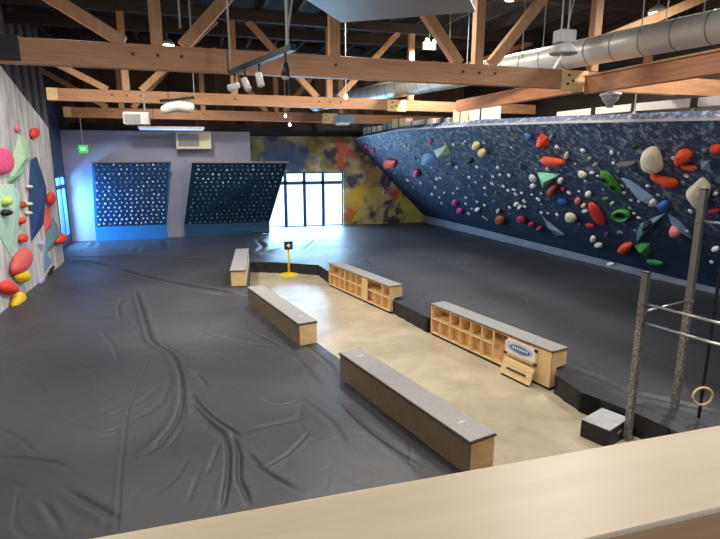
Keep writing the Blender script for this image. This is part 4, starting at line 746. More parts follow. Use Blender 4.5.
# ------------------------------------------------------------------ climbing holds
def hold_mesh(outline, h, style, seed):
    rnd = random.Random(seed); bm = bmesh.new(); n = len(outline)
    area = sum(a[0]*b[1]-b[0]*a[1] for a, b in zip(outline, outline[1:]+outline[:1]))
    P = [Vector((a, b, 0)) for a, b in (outline if area > 0 else outline[::-1])]
    c = sum(P, Vector())/n
    if style == 'volume':
        base = [bm.verts.new(p) for p in P]; rim = [bm.verts.new(c+(p-c)*.98+Vector((0, 0, h*.12))) for p in P]
        far = max(P, key=lambda p: (p-c).length); ap = bm.verts.new(c+(far-c)*.12+Vector((rnd.uniform(-.03, .03), 0, h)))
        for i in range(n):
            j = (i+1) % n; bm.faces.new((base[i], base[j], rim[j], rim[i])); bm.faces.new((rim[i], rim[j], ap))
        bm.faces.new(base[::-1])
        return bm
    if style == 'ring':
        prof = [(1, 0), (.98, h*.6), (.85, h), (.68, h), (.56, h*.6), (.52, 0)]
    else:
        prof = [(1.04, 0), (1.06, h*.35), (.92, h*.78), (.6, h*.97), (.25, h*1.03)]
    rings = []
    for k, (s, z) in enumerate(prof):
        w = 1+(0 if k == 0 or style == 'ring' else .05)*1
        rings.append([bm.verts.new(c+(p-c)*s*rnd.uniform(2-w, w)+Vector((0, 0, z*rnd.uniform(.92, 1.08)))) for p in P])
    for A, B in zip(rings, rings[1:]):
        for i in range(n): bm.faces.new((A[i], A[(i+1) % n], B[(i+1) % n], B[i])).smooth = True
    if style == 'ring':
        for i in range(n): bm.faces.new((rings[-1][i], rings[-1][(i+1) % n], rings[0][(i+1) % n], rings[0][i]))
    else:
        bm.faces.new(rings[0][::-1]); bm.faces.new(rings[-1]).smooth = True
    return bm
def wall_matrix(c, which):
    if which == 'r':
        p = Vector(c); p -= WN*((p-WO).dot(WN)); R = Matrix((WU, WV, WN)).transposed()
    else:
        p = Vector((-4.2, c[1], c[2])); R = Matrix(((0, 1, 0), (0, 0, 1), (1, 0, 0))).transposed()
    return Matrix.Translation(p) @ R.to_4x4()
for i, (nm, lab, wh, c, outl, h, st, mt) in enumerate(HOLDS):
    bm = hold_mesh(outl, h*(.65 if wh == 'l' else 1), 'blob' if st == 'pocket' else st, i)
    bmesh.ops.recalc_face_normals(bm, faces=bm.faces[:])
    me = bpy.data.meshes.new(nm); bm.to_mesh(me); bm.free(); me.materials.append(M['h_'+mt])
    o = bpy.data.objects.new(nm, me); COL.objects.link(o); o.matrix_world = wall_matrix(c, wh)
    if wh == 'l': grp = 'holds and volumes on the grey left wall'
    else: grp = 'big holds and volumes on the dark right wall'
    tag(o, lab, 'climbing hold' if nm == 'climbing_hold' else 'climbing volume', grp)
    if st != 'volume':
        md = o.modifiers.new('subdivision', 'SUBSURF'); md.levels = md.render_levels = 1
    if st == 'pocket':
        for (a, b) in ((-.05, .17), (.06, -.06)):
            MB().lathe([(.07, .0), (.085, .012), (.06, .02)], 14, (a, b, h*.99)).build('finger_pocket', M['black'], o, smooth=True)
small_mesh = {}
names = dict(white='small white', paleblue='small pale blue', greygreen='small grey green', blue='small dark blue', pinkdeep='small magenta')
for k, (c, r, mt) in enumerate(SMALL):
    key = (mt, k % 3)
    if key not in small_mesh:
        n = 7; ol = [(math.cos(q*2*PI/n)*(1, 1.2, .85)[k % 3], math.sin(q*2*PI/n)*(.9, .75, 1)[k % 3]) for q in range(n)]
        bm = hold_mesh(ol, .8, 'blob', k); bmesh.ops.recalc_face_normals(bm, faces=bm.faces[:])
        me = bpy.data.meshes.new('climbing_hold'); bm.to_mesh(me); bm.free(); me.materials.append(M['h_'+mt]); small_mesh[key] = me
    o = bpy.data.objects.new('climbing_hold', small_mesh[key]); COL.objects.link(o)
    o.matrix_world = wall_matrix(c, 'r') @ Matrix.Rotation(k*1.3, 4, 'Z') @ Matrix.Scale(r*.85, 4)
    tag(o, names[mt]+' foothold among the many dotted over the dark right wall', 'climbing hold', names[mt]+' footholds on the right wall')

# ------------------------------------------------------------------ training boards on the back wall
hold_bm = hold_mesh([(.05, 0), (.035, .032), (0, .045), (-.04, .03), (-.055, 0), (-.03, -.03), (.01, -.04), (.04, -.025)], .05, 'blob', 3)
bmesh.ops.recalc_face_normals(hold_bm, faces=hold_bm.faces[:])
bh = []
for mk in ('bh_white', 'bh_blue', 'bh_dim'):
    me = bpy.data.meshes.new('board_hold'); hold_bm.to_mesh(me); me.materials.append(M[mk]); bh.append(me)
hold_bm.free()
def board(name, label, BL, BR, TR, TL, yb, kick_z, nx, ny, kick_mat, weights, u0=.06, v0=.03, side='boardside'):
    root = thing(name, label, 'training board', ((BL[0]+BR[0])/2, yb, PADZ), 0, 'training boards on the back wall')
    L0 = Vector(root.location)
    P = [Vector(p)-L0 for p in (BL, BR, TR, TL)]
    bk = [Vector((p.x, 0, p.z)) for p in P]
    MB().quadbox([P[0], P[1], P[2], P[3]], bk).build('board_frame', M[side if side == 'boardside' else 'teal_board'], root)
    nrm = (P[1]-P[0]).cross(P[3]-P[0]).normalized()
    if nrm.y > 0: nrm = -nrm
    def at(u, v, off=0): return P[0].lerp(P[1], u).lerp(P[3].lerp(P[2], u), v)+nrm*off
    q = [at(*uv, .015) for uv in ((.035, 0), (.985, 0), (.985, .995), (.035, .995))]
    MB().quadbox(q, [p-nrm*.012 for p in q]).build('climbing_panel', M['board' if side == 'boardside' else 'teal_board'], root)
    MB().quadbox([P[0]+Vector((0, -.02, 0)), P[1]+Vector((0, -.02, 0)), Vector((P[1].x, P[1].y-.02, 0)), Vector((P[0].x, P[0].y-.02, 0))],
                 [P[0]*1, P[1]*1, Vector((P[1].x, 0, 0)), Vector((P[0].x, 0, 0))]).build('kick_panel', M[kick_mat], root)
    MB().bar(P[3]+Vector((-.04, 0, .03)), P[2]+Vector((.06, 0, .03)), .14, .06).build('top_cap', M['boardcap'], root)
    rnd = random.Random(nx*ny); spots = []
    for j in range(ny):
        for i in range(nx):
            spots.append((u0+(.93-u0)*(i+(.25 if j % 2 else -.05)+rnd.uniform(-.1, .1))/(nx-1), v0+(.97-v0)*(j+.1)/(ny-1)*.985+rnd.uniform(-.008, .008)))
    spots.sort(key=lambda s: -s[1])
    zax = nrm; xax = (P[1]-P[0]).normalized(); yax = zax.cross(xax).normalized(); xax = yax.cross(zax)
    R = Matrix((xax, yax, zax)).transposed().to_4x4()
    rest = bmesh.new()
    for k, (u, v) in enumerate(spots):
        if u > .97: continue
        me = rnd.choices(bh, weights)[0]; s = rnd.uniform(.45, .85)
        mt = Matrix.Translation(at(u, v, .014)) @ R @ Matrix.Rotation(rnd.uniform(0, 6), 4, 'Z') @ Matrix.Scale(s, 4)
        if k < 100:
            o = bpy.data.objects.new('board_hold', me); COL.objects.link(o); o.parent = root; o.matrix_local = mt
        else:
            t = bmesh.new(); t.from_mesh(me); bmesh.ops.transform(t, matrix=mt, verts=t.verts[:]); tm = bpy.data.meshes.new('t'); t.to_mesh(tm); t.free(); rest.from_mesh(tm); bpy.data.meshes.remove(tm)
    me = bpy.data.meshes.new('board_holds'); rest.to_mesh(me); rest.free(); me.materials.append(M['bh_dim'] if weights[2] > 3 else M['bh_white'])
    o = bpy.data.objects.new('board_holds', me); COL.objects.link(o); o.parent = root; o['kind'] = 'stuff'
    return root
board('training_board', 'narrower blue training board with white holds left on the lavender wall', (-3.97, 22.1, .86), (-1.42, 22.1, .86), (-1.1, 21.7, 3.25), (-3.78, 21.7, 3.25), 22.3, .8, 13, 15, 'boardkick', (5, 3, 3), v0=.04)
board('training_board', 'wider dark training board leaning out steeply beside the glass doors', (-.76, 22.1, .84), (2.6, 22.35, .8), (3.2, 20.95, 3.22), (-.3, 20.95, 3.24), 22.3, .8, 16, 15, 'teal_kick', (3, 3, 4), v0=.03, side='board')

# ------------------------------------------------------------------ benches on the pad edge
def bench(label, x, y, rz, L, W=.34, H=.40, split=None):
    r = thing('bench', label, 'bench', (x, y, PADZ+.012), rz, 'carpet topped benches along the pad edge')
    a = 0
    for e in (split or [])+[L]:
        MB().box(0, .02, a+.003, e-.003, 0, H-.03).build('side_panel', M['taupe'], r); a = e
    MB().box(W-.02, W, .02, L-.02, 0, H-.03).build('side_panel', M['ply'], r)
    MB().box(.02, W, 0, .02, 0, H-.03).build('end_panel', M['ply'], r)
    MB().box(.02, W, L-.02, L, 0, H-.03).build('end_panel', M['ply'], r)
    MB().box(-.012, W+.012, -.015, L+.015, H-.03, H-.008).build('top_board', M['edge'], r)
    MB().box(-.006, W+.006, -.008, L+.008, H-.008, H+.008).build('carpet_top', M['carpet'], r, bevel=.005)
    for py in (L*.12, L*.9): MB().box(W*.42, W*.42+.09, py, py+.012, H+.008, H+.0095).build('chalk_mark', M['paper'], r)
    return r
bench('grey topped bench nearest the camera with a dark taupe side', 2.46, 4.43, math.radians(13.4), 2.85, split=[1.95])
bench('grey topped bench in the middle of the row of three', 1.45, 8.72, math.radians(12.3), 2.92, split=[2.2])
bench('farthest and shortest looking bench of the row of three', .545, 13.4, math.radians(-6.2), 3.1, W=.38)

# ------------------------------------------------------------------ cubby shelves facing the well
def cubby(label, x, y, rz, L, stops, wide, extra):
    """local y runs away from the camera; the open face is at x = 0"""
    r = thing('cubby_shelf', label, 'shoe cubby', (x, y, 0), rz, 'plywood shoe cubbies along the right pad edge')
    H, D, d0, t = .645, .34, .13, .018
    zm = .355
    MB().box(.015, d0, .01, L-.01, 0, .05).build('plinth', M['black'], r)
    MB().box(0, d0, 0, L, .05, .05+t).build('bottom_shelf', M['ply'], r)
    prof = [(0, .05), (d0, .05), (d0, .36), (D, .375), (D, H-.02), (0, H-.02)]
    for yy in (0, L-t): MB().prism(prof, 1, yy, yy+t).build('end_panel', M['ply'], r)
    MB().prism([(d0, .05), (d0, .36), (D, .375), (D, H-.02), (D-.012, H-.02), (D-.012, .39), (d0-.012, .375), (d0-.012, .05)], 1, t, L-t).build('back_panel', M['plyin'], r)
    MB().box(0, D, t, L-t, H-.02-t, H-.02).build('top_rail', M['ply'], r)
    MB().box(-.01, D+.01, -.012, L+.012, H-.02, H-.005).build('top_board', M['edge'], r)
    MB().box(-.006, D+.006, -.008, L+.008, H-.005, H+.01).build('carpet_top', M['carpet'], r, bevel=.004)
    for s0, s1 in wide['shelf']: MB().box(0, d0-.012, s0, s1, zm-t/2, zm+t/2).build('middle_shelf', M['ply'], r)
    for yy, lo, hi in stops:
        if lo: MB().box(0, d0-.005, yy-t/2, yy+t/2, .05+t, zm-t/2).build('divider', M['ply'], r)
        if hi: MB().prism([(0, zm+t/2), (d0-.012, zm+t/2), (d0-.012, .376), (D-.013, .392), (D-.013, H-.02-t), (0, H-.02-t)], 1, yy-t/2, yy+t/2).build('divider', M['ply'], r)
    for a, b in wide['stile']: MB().box(-.004, .02, a, b, .05, H-.02).build('front_stile', M['ply'], r)
    return r
# nearer shelf: its near metre carries the poster
L = 3.03; c = .295
st = []
ys = [L-c*k for k in range(1, 6)]
for k, yy in enumerate(ys): st.append((yy, True, k != 0))
cub = cubby('nearer plywood shoe cubby with a poster on its near end', 4.964, 6.557, math.radians(13.26), L, st,
      dict(shelf=[(L-6*c, L-.018)], stile=[(L-6*c-.02, L-6*c+.01), (0, .30)]), None)
MB().box(0, .10, .3, .98, .05, .625).build('front_panel', M['ply'], cub)
L2 = 3.05; c = .297/1.12
st = []
for k in range(1, 6): st.append((L2-c*k*1.12, True, k != 1))
for yy, hi in ((.67, False), (.34, True)): st.append((yy, True, hi))
cubby('farther plywood shoe cubby beside the yellow post', 3.945, 11.08, math.radians(13.95), L2, st,
      dict(shelf=[(L2-c*6*1.12, L2-.018), (.018, 1.01)], stile=[(1.0, 1.26)]), None)
# poster with its clips, and the narrow board below it
rzB = math.radians(13.26)
def locB(lx, ly, lz): return (4.964+lx*math.cos(rzB)-ly*math.sin(rzB), 6.557+lx*math.sin(rzB)+ly*math.cos(rzB), lz)
po = thing('poster', 'white poster with a blue oval emblem on the near cubby end', 'poster', locB(-.018, .60, .335), rzB)
MB().box(-.006, .0, -.34, .34, -.03, .27).build('poster_sheet', M['ply'], po, bevel=.002)
MB().box(-.010, -.006, -.30, .335, .02, .255).build('paper', M['paper'], po)
def oval(a, b, cy, cz, x, n=28): return [(x, cy+a*math.cos(k*2*PI/n), cz+b*math.sin(k*2*PI/n)) for k in range(n)]
MB().face(oval(.29, .10, .03, .145, -.0112)).build('oval_emblem', M['lightprint'], po)
MB().face(oval(.23, .065, .02, .135, -.0118)).build('oval_centre', M['navyprint'], po)
m = MB()
for k in range(7):
    yy = .18-k*.05; m.face([(-.0124, yy, .125), (-.0124, yy-.032, .125), (-.0124, yy-.028, .165), (-.0124, yy-.006, .165)])
m.build('emblem_lettering', M['paper'], po)
for (yy, zz) in ((.33, .255), (.33, .0), (-.32, .23), (-.32, .0)): MB().box(-.03, -.006, yy-.03, yy+.03, zz-.02, zz+.02).build('clip', M['dark'], po, bevel=.004)
bd = thing('leaning_board', 'pale grooved board leaning below the poster on the near cubby', 'board', locB(-.19, .55, .0), rzB)
m = MB()
for k in range(3):
    a, z = .0+.03*k, .035+k*.085; m.quadbox([(a, -.32, z), (a, .33, z), (a+.027, .33, z+.079), (a+.027, -.32, z+.079)], [(a+.03, -.32, z), (a+.03, .33, z), (a+.057, .33, z+.079), (a+.057, -.32, z+.079)])
MB().quadbox([(.016, -.31, .05), (.016, .32, .05), (.09, .32, .27), (.09, -.31, .27)], [(.05, -.31, .05), (.05, .32, .05), (.12, .32, .27), (.12, -.31, .27)]).build('backing', M['edge'], bd)
m.build('slat_face', M['ply'], bd)
MB().box(.0, .1, -.28, .29, 0, .035).build('foot_block', M['black'], bd)
MB().box(.02, .155, -.2, .2, .14, .16).build('support_bracket', M['dark'], bd)

# ------------------------------------------------------------------ yellow post at the far end of the well
yp = thing('signpost', 'yellow post with a small black square sign on the concrete', 'signpost', (2.37, 15.75, 0))
MB().lathe([(.30, 0), (.30, .015), (.12, .05), (.05, .07)], 24).build('base_plate', M['yellowpost'], yp, smooth=False)
MB().tube([(0, 0, .05), (0, 0, .86)], .035, 12).build('post', M['yellowpost'], yp, smooth=True)
sg = MB().box(-.13, .13, -.07, -.04, .78, 1.03).build('sign_face', M['black'], yp, bevel=.01)
MB().box(-.05, .05, -.076, -.07, .885, .925).box(-.02, .02, -.076, -.07, .855, .955).build('white_cross', M['paper'], sg)

# ------------------------------------------------------------------ wooden ledge of the mezzanine
lg = thing('ledge', 'pale wooden ledge across the near right foreground', 'ledge', (.6, .59, 2.0))
MB().box(-2.6, 3.2, -.0845, .105, 1.092, 1.1).build('ledge_top', M['ledge'], lg, bevel=.004)
MB().box(-2.6, 3.2, -.082, -.04, -.0, 1.092).build('near_face', M['ledge_face'], lg)
MB().box(-2.6, 3.2, .06, .10, -2.0, 1.092).build('far_face', M['ledge_face'], lg)

# ------------------------------------------------------------------ pull-up rack at the right
rk = thing('pull_up_rack', 'grey steel pull-up rack with perforated posts at the right edge', 'pull-up rack', (5.04, 5.03, 0), math.radians(12.5))
def rack_post(x, y, z0, z1, nm='post'):
    o = MB().box(x-.038, x+.038, y-.038, y+.038, z0, z1).build(nm, M['steel'], rk, bevel=.004)
    MB().box(x-.04, x+.04, y-.04, y+.04, z1, z1+.012).build('post_cap', M['black'], o)
    return o
rack_post(0, 0, 0, 2.2); rack_post(.72, -.14, 0, 3.17); rack_post(0, -1.5, 0, 2.2); rack_post(.72, -1.64, 0, 3.17)
for z in (1.82, 1.585):
    MB().tube([(0, 0, z), (0, -1.5, z)], .017, 10).build('cross_bar', M['bar'], rk, smooth=True)
MB().tube([(0, 0, 1.71), (.72, -.14, 1.79)], .015, 10).build('brace_bar', M['bar'], rk, smooth=True)
MB().tube([(.72, -.14, 2.79), (.72, -1.64, 2.79)], .017, 10).build('pull_up_bar', M['bar'], rk, smooth=True)
MB().tube([(0, -1.5, 2.1), (.72, -1.64, 2.1)], .017, 10).build('brace_bar', M['bar'], rk, smooth=True)
for (x, y, z) in ((0, 0, 1.82), (0, 0, 1.585), (.72, -.14, 1.79), (.72, -.14, 2.79), (0, 0, 1.71)):
    MB().tube([(x-.055, y, z), (x+.055, y, z)], .016, 8).tube([(x, y-.055, z), (x, y+.055, z)], .016, 8).build('bolt', M['bar'], rk)
sx, sy = 5.76+.2165*.31, 5.04-.976*.31
sp = thing('gymnastic_ring', 'wooden gymnastic ring on a black strap hanging from the rack', 'gymnastic ring', (sx, sy, PADZ))
MB().bar((0, 0, -.0+.02), (0, 0, 2.47), .05, .008, up=(0, 1, 0)).build('strap', M['strap'], sp)
n = 28; ca, sa = math.cos(-.35), math.sin(-.35)
MB().tube([(.115*math.cos(k*2*PI/n)*ca, .115*math.cos(k*2*PI/n)*sa-.012, .32+.115*math.sin(k*2*PI/n)) for k in range(n)], .016, 10, closed=True).build('ring', M['ringwood'], sp, smooth=True)
bx = thing('step_box', 'low dark box with a pale grey top beside the rack post', 'box', (4.83, 5.2, 0), math.radians(22))
MB().box(-.26, .26, -.19, .19, .0, .23).build('body', M['dark'], bx, bevel=.012)
MB().box(-.255, .255, -.185, .185, .23, .245).build('pale_top', M['rubber'], bx, bevel=.004)
MB().box(-.05, .05, -.198, -.19, .12, .16).build('handle_slot', M['bar'], bx, bevel=.004)

# ------------------------------------------------------------------ roof trusses
TA = math.radians(2.6)
def truss(label, x, y, extra=True):
    r = thing('roof_truss', label, 'roof truss', (x, y, 4.80), TA, 'timber roof trusses')
    MB().box(.0, 9.25, -.09, .09, 0, .34).build('bottom_chord', M['beam'], r, bevel=.006)
    MB().box(9.25, 14.2, -.09, .09, -.02, .32).build('bottom_chord', M['beam'], r, bevel=.006)
    MB().box(-2.4, 0.0, -.09, .09, .0, .34).build('bottom_chord', M['beam'], r, bevel=.006)
    MB().box(-.62, .02, -.115, .115, .03, .36).build('steel_shoe', M['dark'], r, bevel=.006)
    MB().tube([(-.25, -.13, .22), (-.25, .13, .22)], .028, 10).build('shoe_bolt', M['bar'], r)
    for px in (1.79, 4.51, 7.18, 9.73): MB().box(px-.085, px+.085, -.075, .075, .34, 2.5).build('post', M['post'], r, bevel=.005)
    for a, b in (((1.34, .36), (-1.9, 2.3)), ((2.15, .36), (4.1, 2.45)), ((6.81, .34), (4.95, 2.5)), ((7.47, .38), (9.3, 2.5)), ((9.95, .95), (13.9, 2.5))):
        MB().bar((a[0], 0, a[1]), (b[0], 0, b[1]), .15, .17).build('diagonal', M['post'], r)
    MB().box(-2.4, 14.2, -.09, .09, 2.5, 2.8).build('top_chord', M['joist'], r)
    for px in (1.45, 1.79, 2.12, 4.51, 6.85, 7.18, 7.5): MB().tube([(px, -.115, .2), (px, .115, .2)], .022, 8).build('bolt', M['dark'], r)
    MB().box(2.78, 2.80, -.0925, -.09, .0, .34).build('splice_joint', M['edge'], r)
    jp = MB().box(8.95, 9.55, -.125, -.09, -.05, .33).build('joint_plate', M['ply'], r, bevel=.004)
    for px, pz in ((9.08, .08), (9.2, .14), (9.1, .24)): MB().tube([(px, -.14, pz), (px, -.12, pz)], .025, 8).build('joint_bolt', M['dark'], jp)
    return r
t1 = truss('nearest timber roof truss with bolted posts and diagonals', -2.3, 8.85)
for lab, x, y, tz, sz in (('second timber roof truss seen below the nearest one', -3.5, 15.4, 4.86, .87), ('farthest timber roof truss just in front of the back wall', -4.3, 20.8, 4.77, 1)):
    t = copy_tree(t1); t.location = (x, y, tz); t.scale = (1, 1, sz); t['label'] = lab
    for ch in list(t.children):
        if ch.name.startswith('steel_shoe') or ch.name.startswith('shoe_bolt') or (ch.name.startswith('bottom_chord') and min(v.co.x for v in ch.data.vertices) < -1): bpy.data.objects.remove(ch)
    MB().box(-.02, .22, -.10, .10, .02, .345).build('end_block', M['ply'], t)
gd = thing('roof_girder', 'long timber girder running into the distance over the right side', 'roof girder', (7.18, 0, 4.70))
MB().box(-.09, .09, -1, 9.06, 0, .3).build('girder_beam', M['beam_y'], gd, bevel=.005)
MB().box(-.09, .09, 9.3, 14.5, .05, .35).build('girder_beam', M['beam_y'], gd, bevel=.005)
MB().box(-.13, .13, -1, 9.06, .3, .33).build('cap_strip', M['post'], gd)
for yy in (4.5, 6.0, 7.6): MB().box(-.05, .05, yy, yy+.09, .33, .45).build('blocking', M['post'], gd)

# ------------------------------------------------------------------ duct and hanging equipment
dv = Vector((-.2045, .979, 0)); c0 = Vector((7.15, 9, 5.46))
dk = thing('air_duct', 'large round galvanised air duct crossing above the trusses', 'air duct', c0)
pts = [dv*t for t in range(-7, 14)]
MB().tube(pts, .25, 24).build('duct_pipe', M['galv'], dk, smooth=True)
for t in [x*.55 for x in range(-12, 23)]:
    MB().tube([dv*t-dv*.012, dv*t+dv*.012], .254, 24).build('duct_seam', M['duct_edge'], dk, smooth=True)
for t in (-5.2, -4.1, -2.2, -1.2, 1.5, 4): 
    for s in (-1, 1): MB().tube([dv*t+Vector((s*.24, 0, 0)), dv*t+Vector((s*.26, 0, 2.1))], .010, 6).build('hanger_rod', M['greypaint'], dk)

hv = thing('air_handler', 'white boxy air handler hanging at the top of the photo', 'air handler', (1.55, 5.95, 4.98), math.radians(-34.5))
MB().box(0, 1.36, -1.3, 0, 0, .75).build('casing', M['whitepaint'], hv, bevel=.01)
MB().box(-.03, 1.39, -1.33, .03, -.012, .012).build('bottom_flange', M['greypaint'], hv)
for x, y in ((.1, -.1), (1.26, -.1), (.1, -1.2), (1.26, -1.2)): MB().tube([(x, y, .74), (x, y, 2.6)], .012, 6).build('hanger_rod', M['greypaint'], hv)

tr = thing('track_light', 'black track light with four heads in front of the nearest truss', 'track light', (.5, 8.45, 4.74))
tv = Vector((.56, -2.2, 0)); end = tv
MB().bar((0, 0, 0), end, .07, .07).build('track', M['black'], tr)
for f, zt in ((.0, 2.3), (.93, 2.3)):
    MB().tube([tv*f, tv*f+Vector((0, 0, zt))], .012 if f == 0 else .02, 8).build('suspension_rod', M['greypaint'], tr)
MB().tube([tv*.9, tv*.98+Vector((.02, 0, .5)), tv*.98+Vector((-.05, 0, 2.3))], .012, 6).build('power_cable', M['greypaint'], tr)
for f, aim, nm in ((.08, (-.5, -.15, -.2), 0), (.28, (.25, -.3, -.7), 0), (.52, (.12, -.3, -.85), 0), (.9, (-.12, -.25, -.9), 0)):
    p = tv*f; a = Vector(aim).normalized(); base = p+Vector((0, 0, -.2))
    h = MB().tube([base-a*.06, base+a*.10], [.042, .05], 14).build('lamp_head', M['whitepaint'] if f < .85 else M['black'], tr, smooth=True)
    MB().tube([p, base], .014, 8).build('stem', M['black'], h)
    MB().tube([base+a*.10, base+a*.11], [.044, .042], 14).build('lens', M['whitepaint'], h)

def pendant(label, x, y, z, cat='pendant lamp'):
    p = thing('hanging_lamp', label, cat, (x, y, z))
    return p
sk = thing('hanging_heater', 'grey hanging fixture on two rods right of the centre posts', 'hanging fixture', (5.08, 7.0, 5.0))
MB().box(-.13, .13, -.10, .10, .12, .30).build('driver_box', M['greypaint'], sk, bevel=.02)
MB().lathe([(.08, .14), (.13, .10), (.20, .0), (.19, -.02), (.06, -.03)], 20).build('reflector', M['greypaint'], sk, smooth=True)
for x in (-.06, .05): MB().tube([(x, 0, .29), (x, 0, 2.5)], .012, 8).build('hanger_rod', M['greypaint'], sk)
MB().tube([(.03, 0, .29), (.11, 0, .7), (.05, 0, 1.6)], .009, 6).build('power_cable', M['greypaint'], sk)
MB().bar((-.05, -.05, -.02), (-.22, -.1, -.24), .03, .02).build('sensor_arm', M['whitepaint'], sk)

pd = thing('dome_light', 'white rimmed dome light under the truss joint', 'dome light', (7.32, 8.6, 4.62))
MB().lathe([(.13, .06), (.185, .05), (.19, .02), (.17, .0)], 24).build('rim', M['whitepaint'], pd, smooth=True)
MB().lathe([(.165, .0), (.13, -.08), (.07, -.14), (.06, -.2)], 20).build('dark_housing', M['greypaint'], pd, smooth=True)
MB().tube([(0, .1, .05), (0, .3, .25)], .02, 8).build('bracket', M['greypaint'], pd)

for lab, x, y, z, r, L in (('white pendant bulb between the first two trusses', 3.5, 13.2, 4.93, .055, 1.9), ('upper small white bulb under the farthest truss', 2.86, 18.8, 4.82, .05, 2.2), ('lower small white bulb in front of the mural top', 3.16, 19.8, 4.58, .055, 2.4)):
    q = thing('pendant_bulb', lab, 'pendant bulb', (x, y, z), 0, 'pendant bulbs under the roof')
    MB().lathe([(r*.3, -r), (r*.8, -r*.6), (r, 0), (r*.75, r*.7), (r*.35, r*1.4)], 14).build('bulb', M['bulbglow'], q, smooth=True)
    MB().tube([(0, 0, r*1.2), (0, 0, L)], .011, 6).build('stem', M['greypaint'], q)
q = thing('disc_lamp', 'flat white disc lamp on a rod under the steel channel', 'disc lamp', (8.81, 9.6, 4.36))
MB().lathe([(.10, .05), (.17, .03), (.18, .0), (.12, -.02)], 20).build('disc', M['whitepaint'], q, smooth=True)
MB().tube([(0, 0, .04), (0, 0, .6)], .012, 6).build('rod', M['whitepaint'], q)

q = thing('emergency_light', 'twin headed emergency light glowing high in the middle', 'emergency light', (6.54, 15.2, 6.62))
MB().box(-.2, .2, .0, .1, -.1, .1).build('housing', M['whitepaint'], q)
for s in (-.12, .12): MB().lathe([(.02, -.06), (.05, -.035), (.055, .0), (.03, .04)], 14, (s, -.08, .13)).build('lamp', M['lampglow'], q, smooth=True)
MB().tube([(0, .05, .1), (0, .05, .95)], .012, 6).build('stem', M['greypaint'], q)
ld = bpy.data.lights.new('lamp_light', 'SPOT'); ld.energy = 240*LAMPK; ld.color = (1, .955, .89); ld.spot_size = math.radians(170); ld.spot_blend = .5; ld.shadow_soft_size = .2
lo = bpy.data.objects.new('lamp_light', ld); COL.objects.link(lo); lo.location = (6.54, 15.15, 6.45); lo.rotation_euler = (math.radians(22), 0, 0)

# high-bay lamps; last two are added to brighten right pads and back wall
lamp_spots = [(9.75, 10.25, 6.62), (3.2, 10.4, 7.2), (-1.6, 10.2, 7.2), (8.2, 3.6, 6.7), (3.4, 4.2, 6.8), (-1.4, 4.6, 6.8), (3.3, 12.1, 7.3), (-1.7, 12.0, 7.3), (7.4, 12.4, 7.3), (9.4, 7.4, 7.25), (-.72, 17.9, 6.78)]
labs = ['glowing high bay lamp above the round duct at the top right', 'high bay lamp over the middle of the hall', 'high bay lamp over the left pads', 'high bay lamp over the pull-up rack', 'high bay lamp over the nearest bench', 'high bay lamp over the near left pads', 'high bay lamp between the two rear trusses', 'high bay lamp behind the nearest truss at the left', 'high bay lamp near the far right wall', 'added unseen lamp brightening the right pads beside the duct', 'added lamp hidden behind the nearest truss to light the back wall']
LP = [130, 160, 150, 300, 250, 110, 240, 170, 250, 260, 170]
for (x, y, z), lab, pw in zip(lamp_spots, labs, LP):
    q = thing('high_bay_lamp', lab, 'high bay lamp', (x, y, z), 0, 'high bay lamps')
    MB().lathe([(.19, -.05), (.2, .0), (.15, .06), (.06, .12)], 22).build('shade', M['whitepaint'], q, smooth=True)
    MB().lathe([(.02, -.13), (.12, -.11), (.17, -.06), (.175, -.05)], 22).build('lens', M['lampglow'], q)
    MB().tube([(0, 0, .1), (0, 0, 7.6-z-.02)], .012, 6).build('stem', M['greypaint'], q)
    ld = bpy.data.lights.new('lamp_light', 'SPOT'); ld.energy = pw*LAMPK; ld.color = (1, .955, .89); ld.spot_size = math.radians(168); ld.spot_blend = .6; ld.shadow_soft_size = .25
    lo = bpy.data.objects.new('lamp_light', ld); COL.objects.link(lo); lo.location = (x, y, z-.32)

# steel channel and odds and ends above the right wall
ch = thing('steel_channel', 'pale steel channel running above the top of the right wall', 'steel channel', (8.5, 8, 4.4))
pp = [Vector((10.1, 14, 4.62)), Vector((9.95, 12.2, 4.60)), Vector((9.75, 10.6, 4.57)), Vector((9.35, 8.6, 4.50)), Vector((8.95, 6.6, 4.43))]
pp = [p-Vector((8.5, 8, 4.34)) for p in pp]
for a, b in zip(pp, pp[1:]):
    d = (b-a)*.04
    MB().bar(a+d, b-d, .10, .17).build('channel_length', M['whitepaint'], ch)
    MB().bar(b-d*1.2, b+d*1.2, .13, .19).build('coupling', M['dark'], ch)
    MB().bar(b+Vector((0, 0, -.05)), b+Vector((-.1, 0, -.3)), .06).build('support_leg', M['greypaint'], ch)
rnd = random.Random(4)
kinds = [('ply', 'pale timber'), ('whitepaint', 'white metal'), ('cream_unit', 'cream'), ('greypaint', 'grey metal')]
places = ['at the far corner above the mural', 'second from the far corner', 'third from the far corner', 'fourth from the far corner', 'fifth from the far corner', 'sixth from the far corner', 'seventh from the far corner', 'eighth from the far corner', 'nearest the steel channel']
for k in range(9):
    f = k/8; y = 22.6-f*8.6
    e = on_wall(y, 4.34); mk, cn = kinds[(k*5+1) % 4]
    w = rnd.uniform(.35, .6); hh = rnd.uniform(.3, .55)
    q = thing('packing_block', cn+' block on top of the right wall, '+places[k], 'block', (e.x+.42, y, 4.34), math.radians(5.6), 'blocks on top of the right wall')
    MB().box(-.14, .14, -w, w, 0, hh).build('block_body', M[mk], q, bevel=.015)
    MB().box(-.15, .15, -.03, .03, -.0, hh+.01).build('strapping', M['dark'], q)
    MB().box(.0, .06, -.05, .05, -.5, .0).build('bracket_leg', M['greypaint'], q)
q = thing('hanging_box', 'blue box hanging near the far end of the roof', 'hanging box', (5.5, 20.75, 4.72))
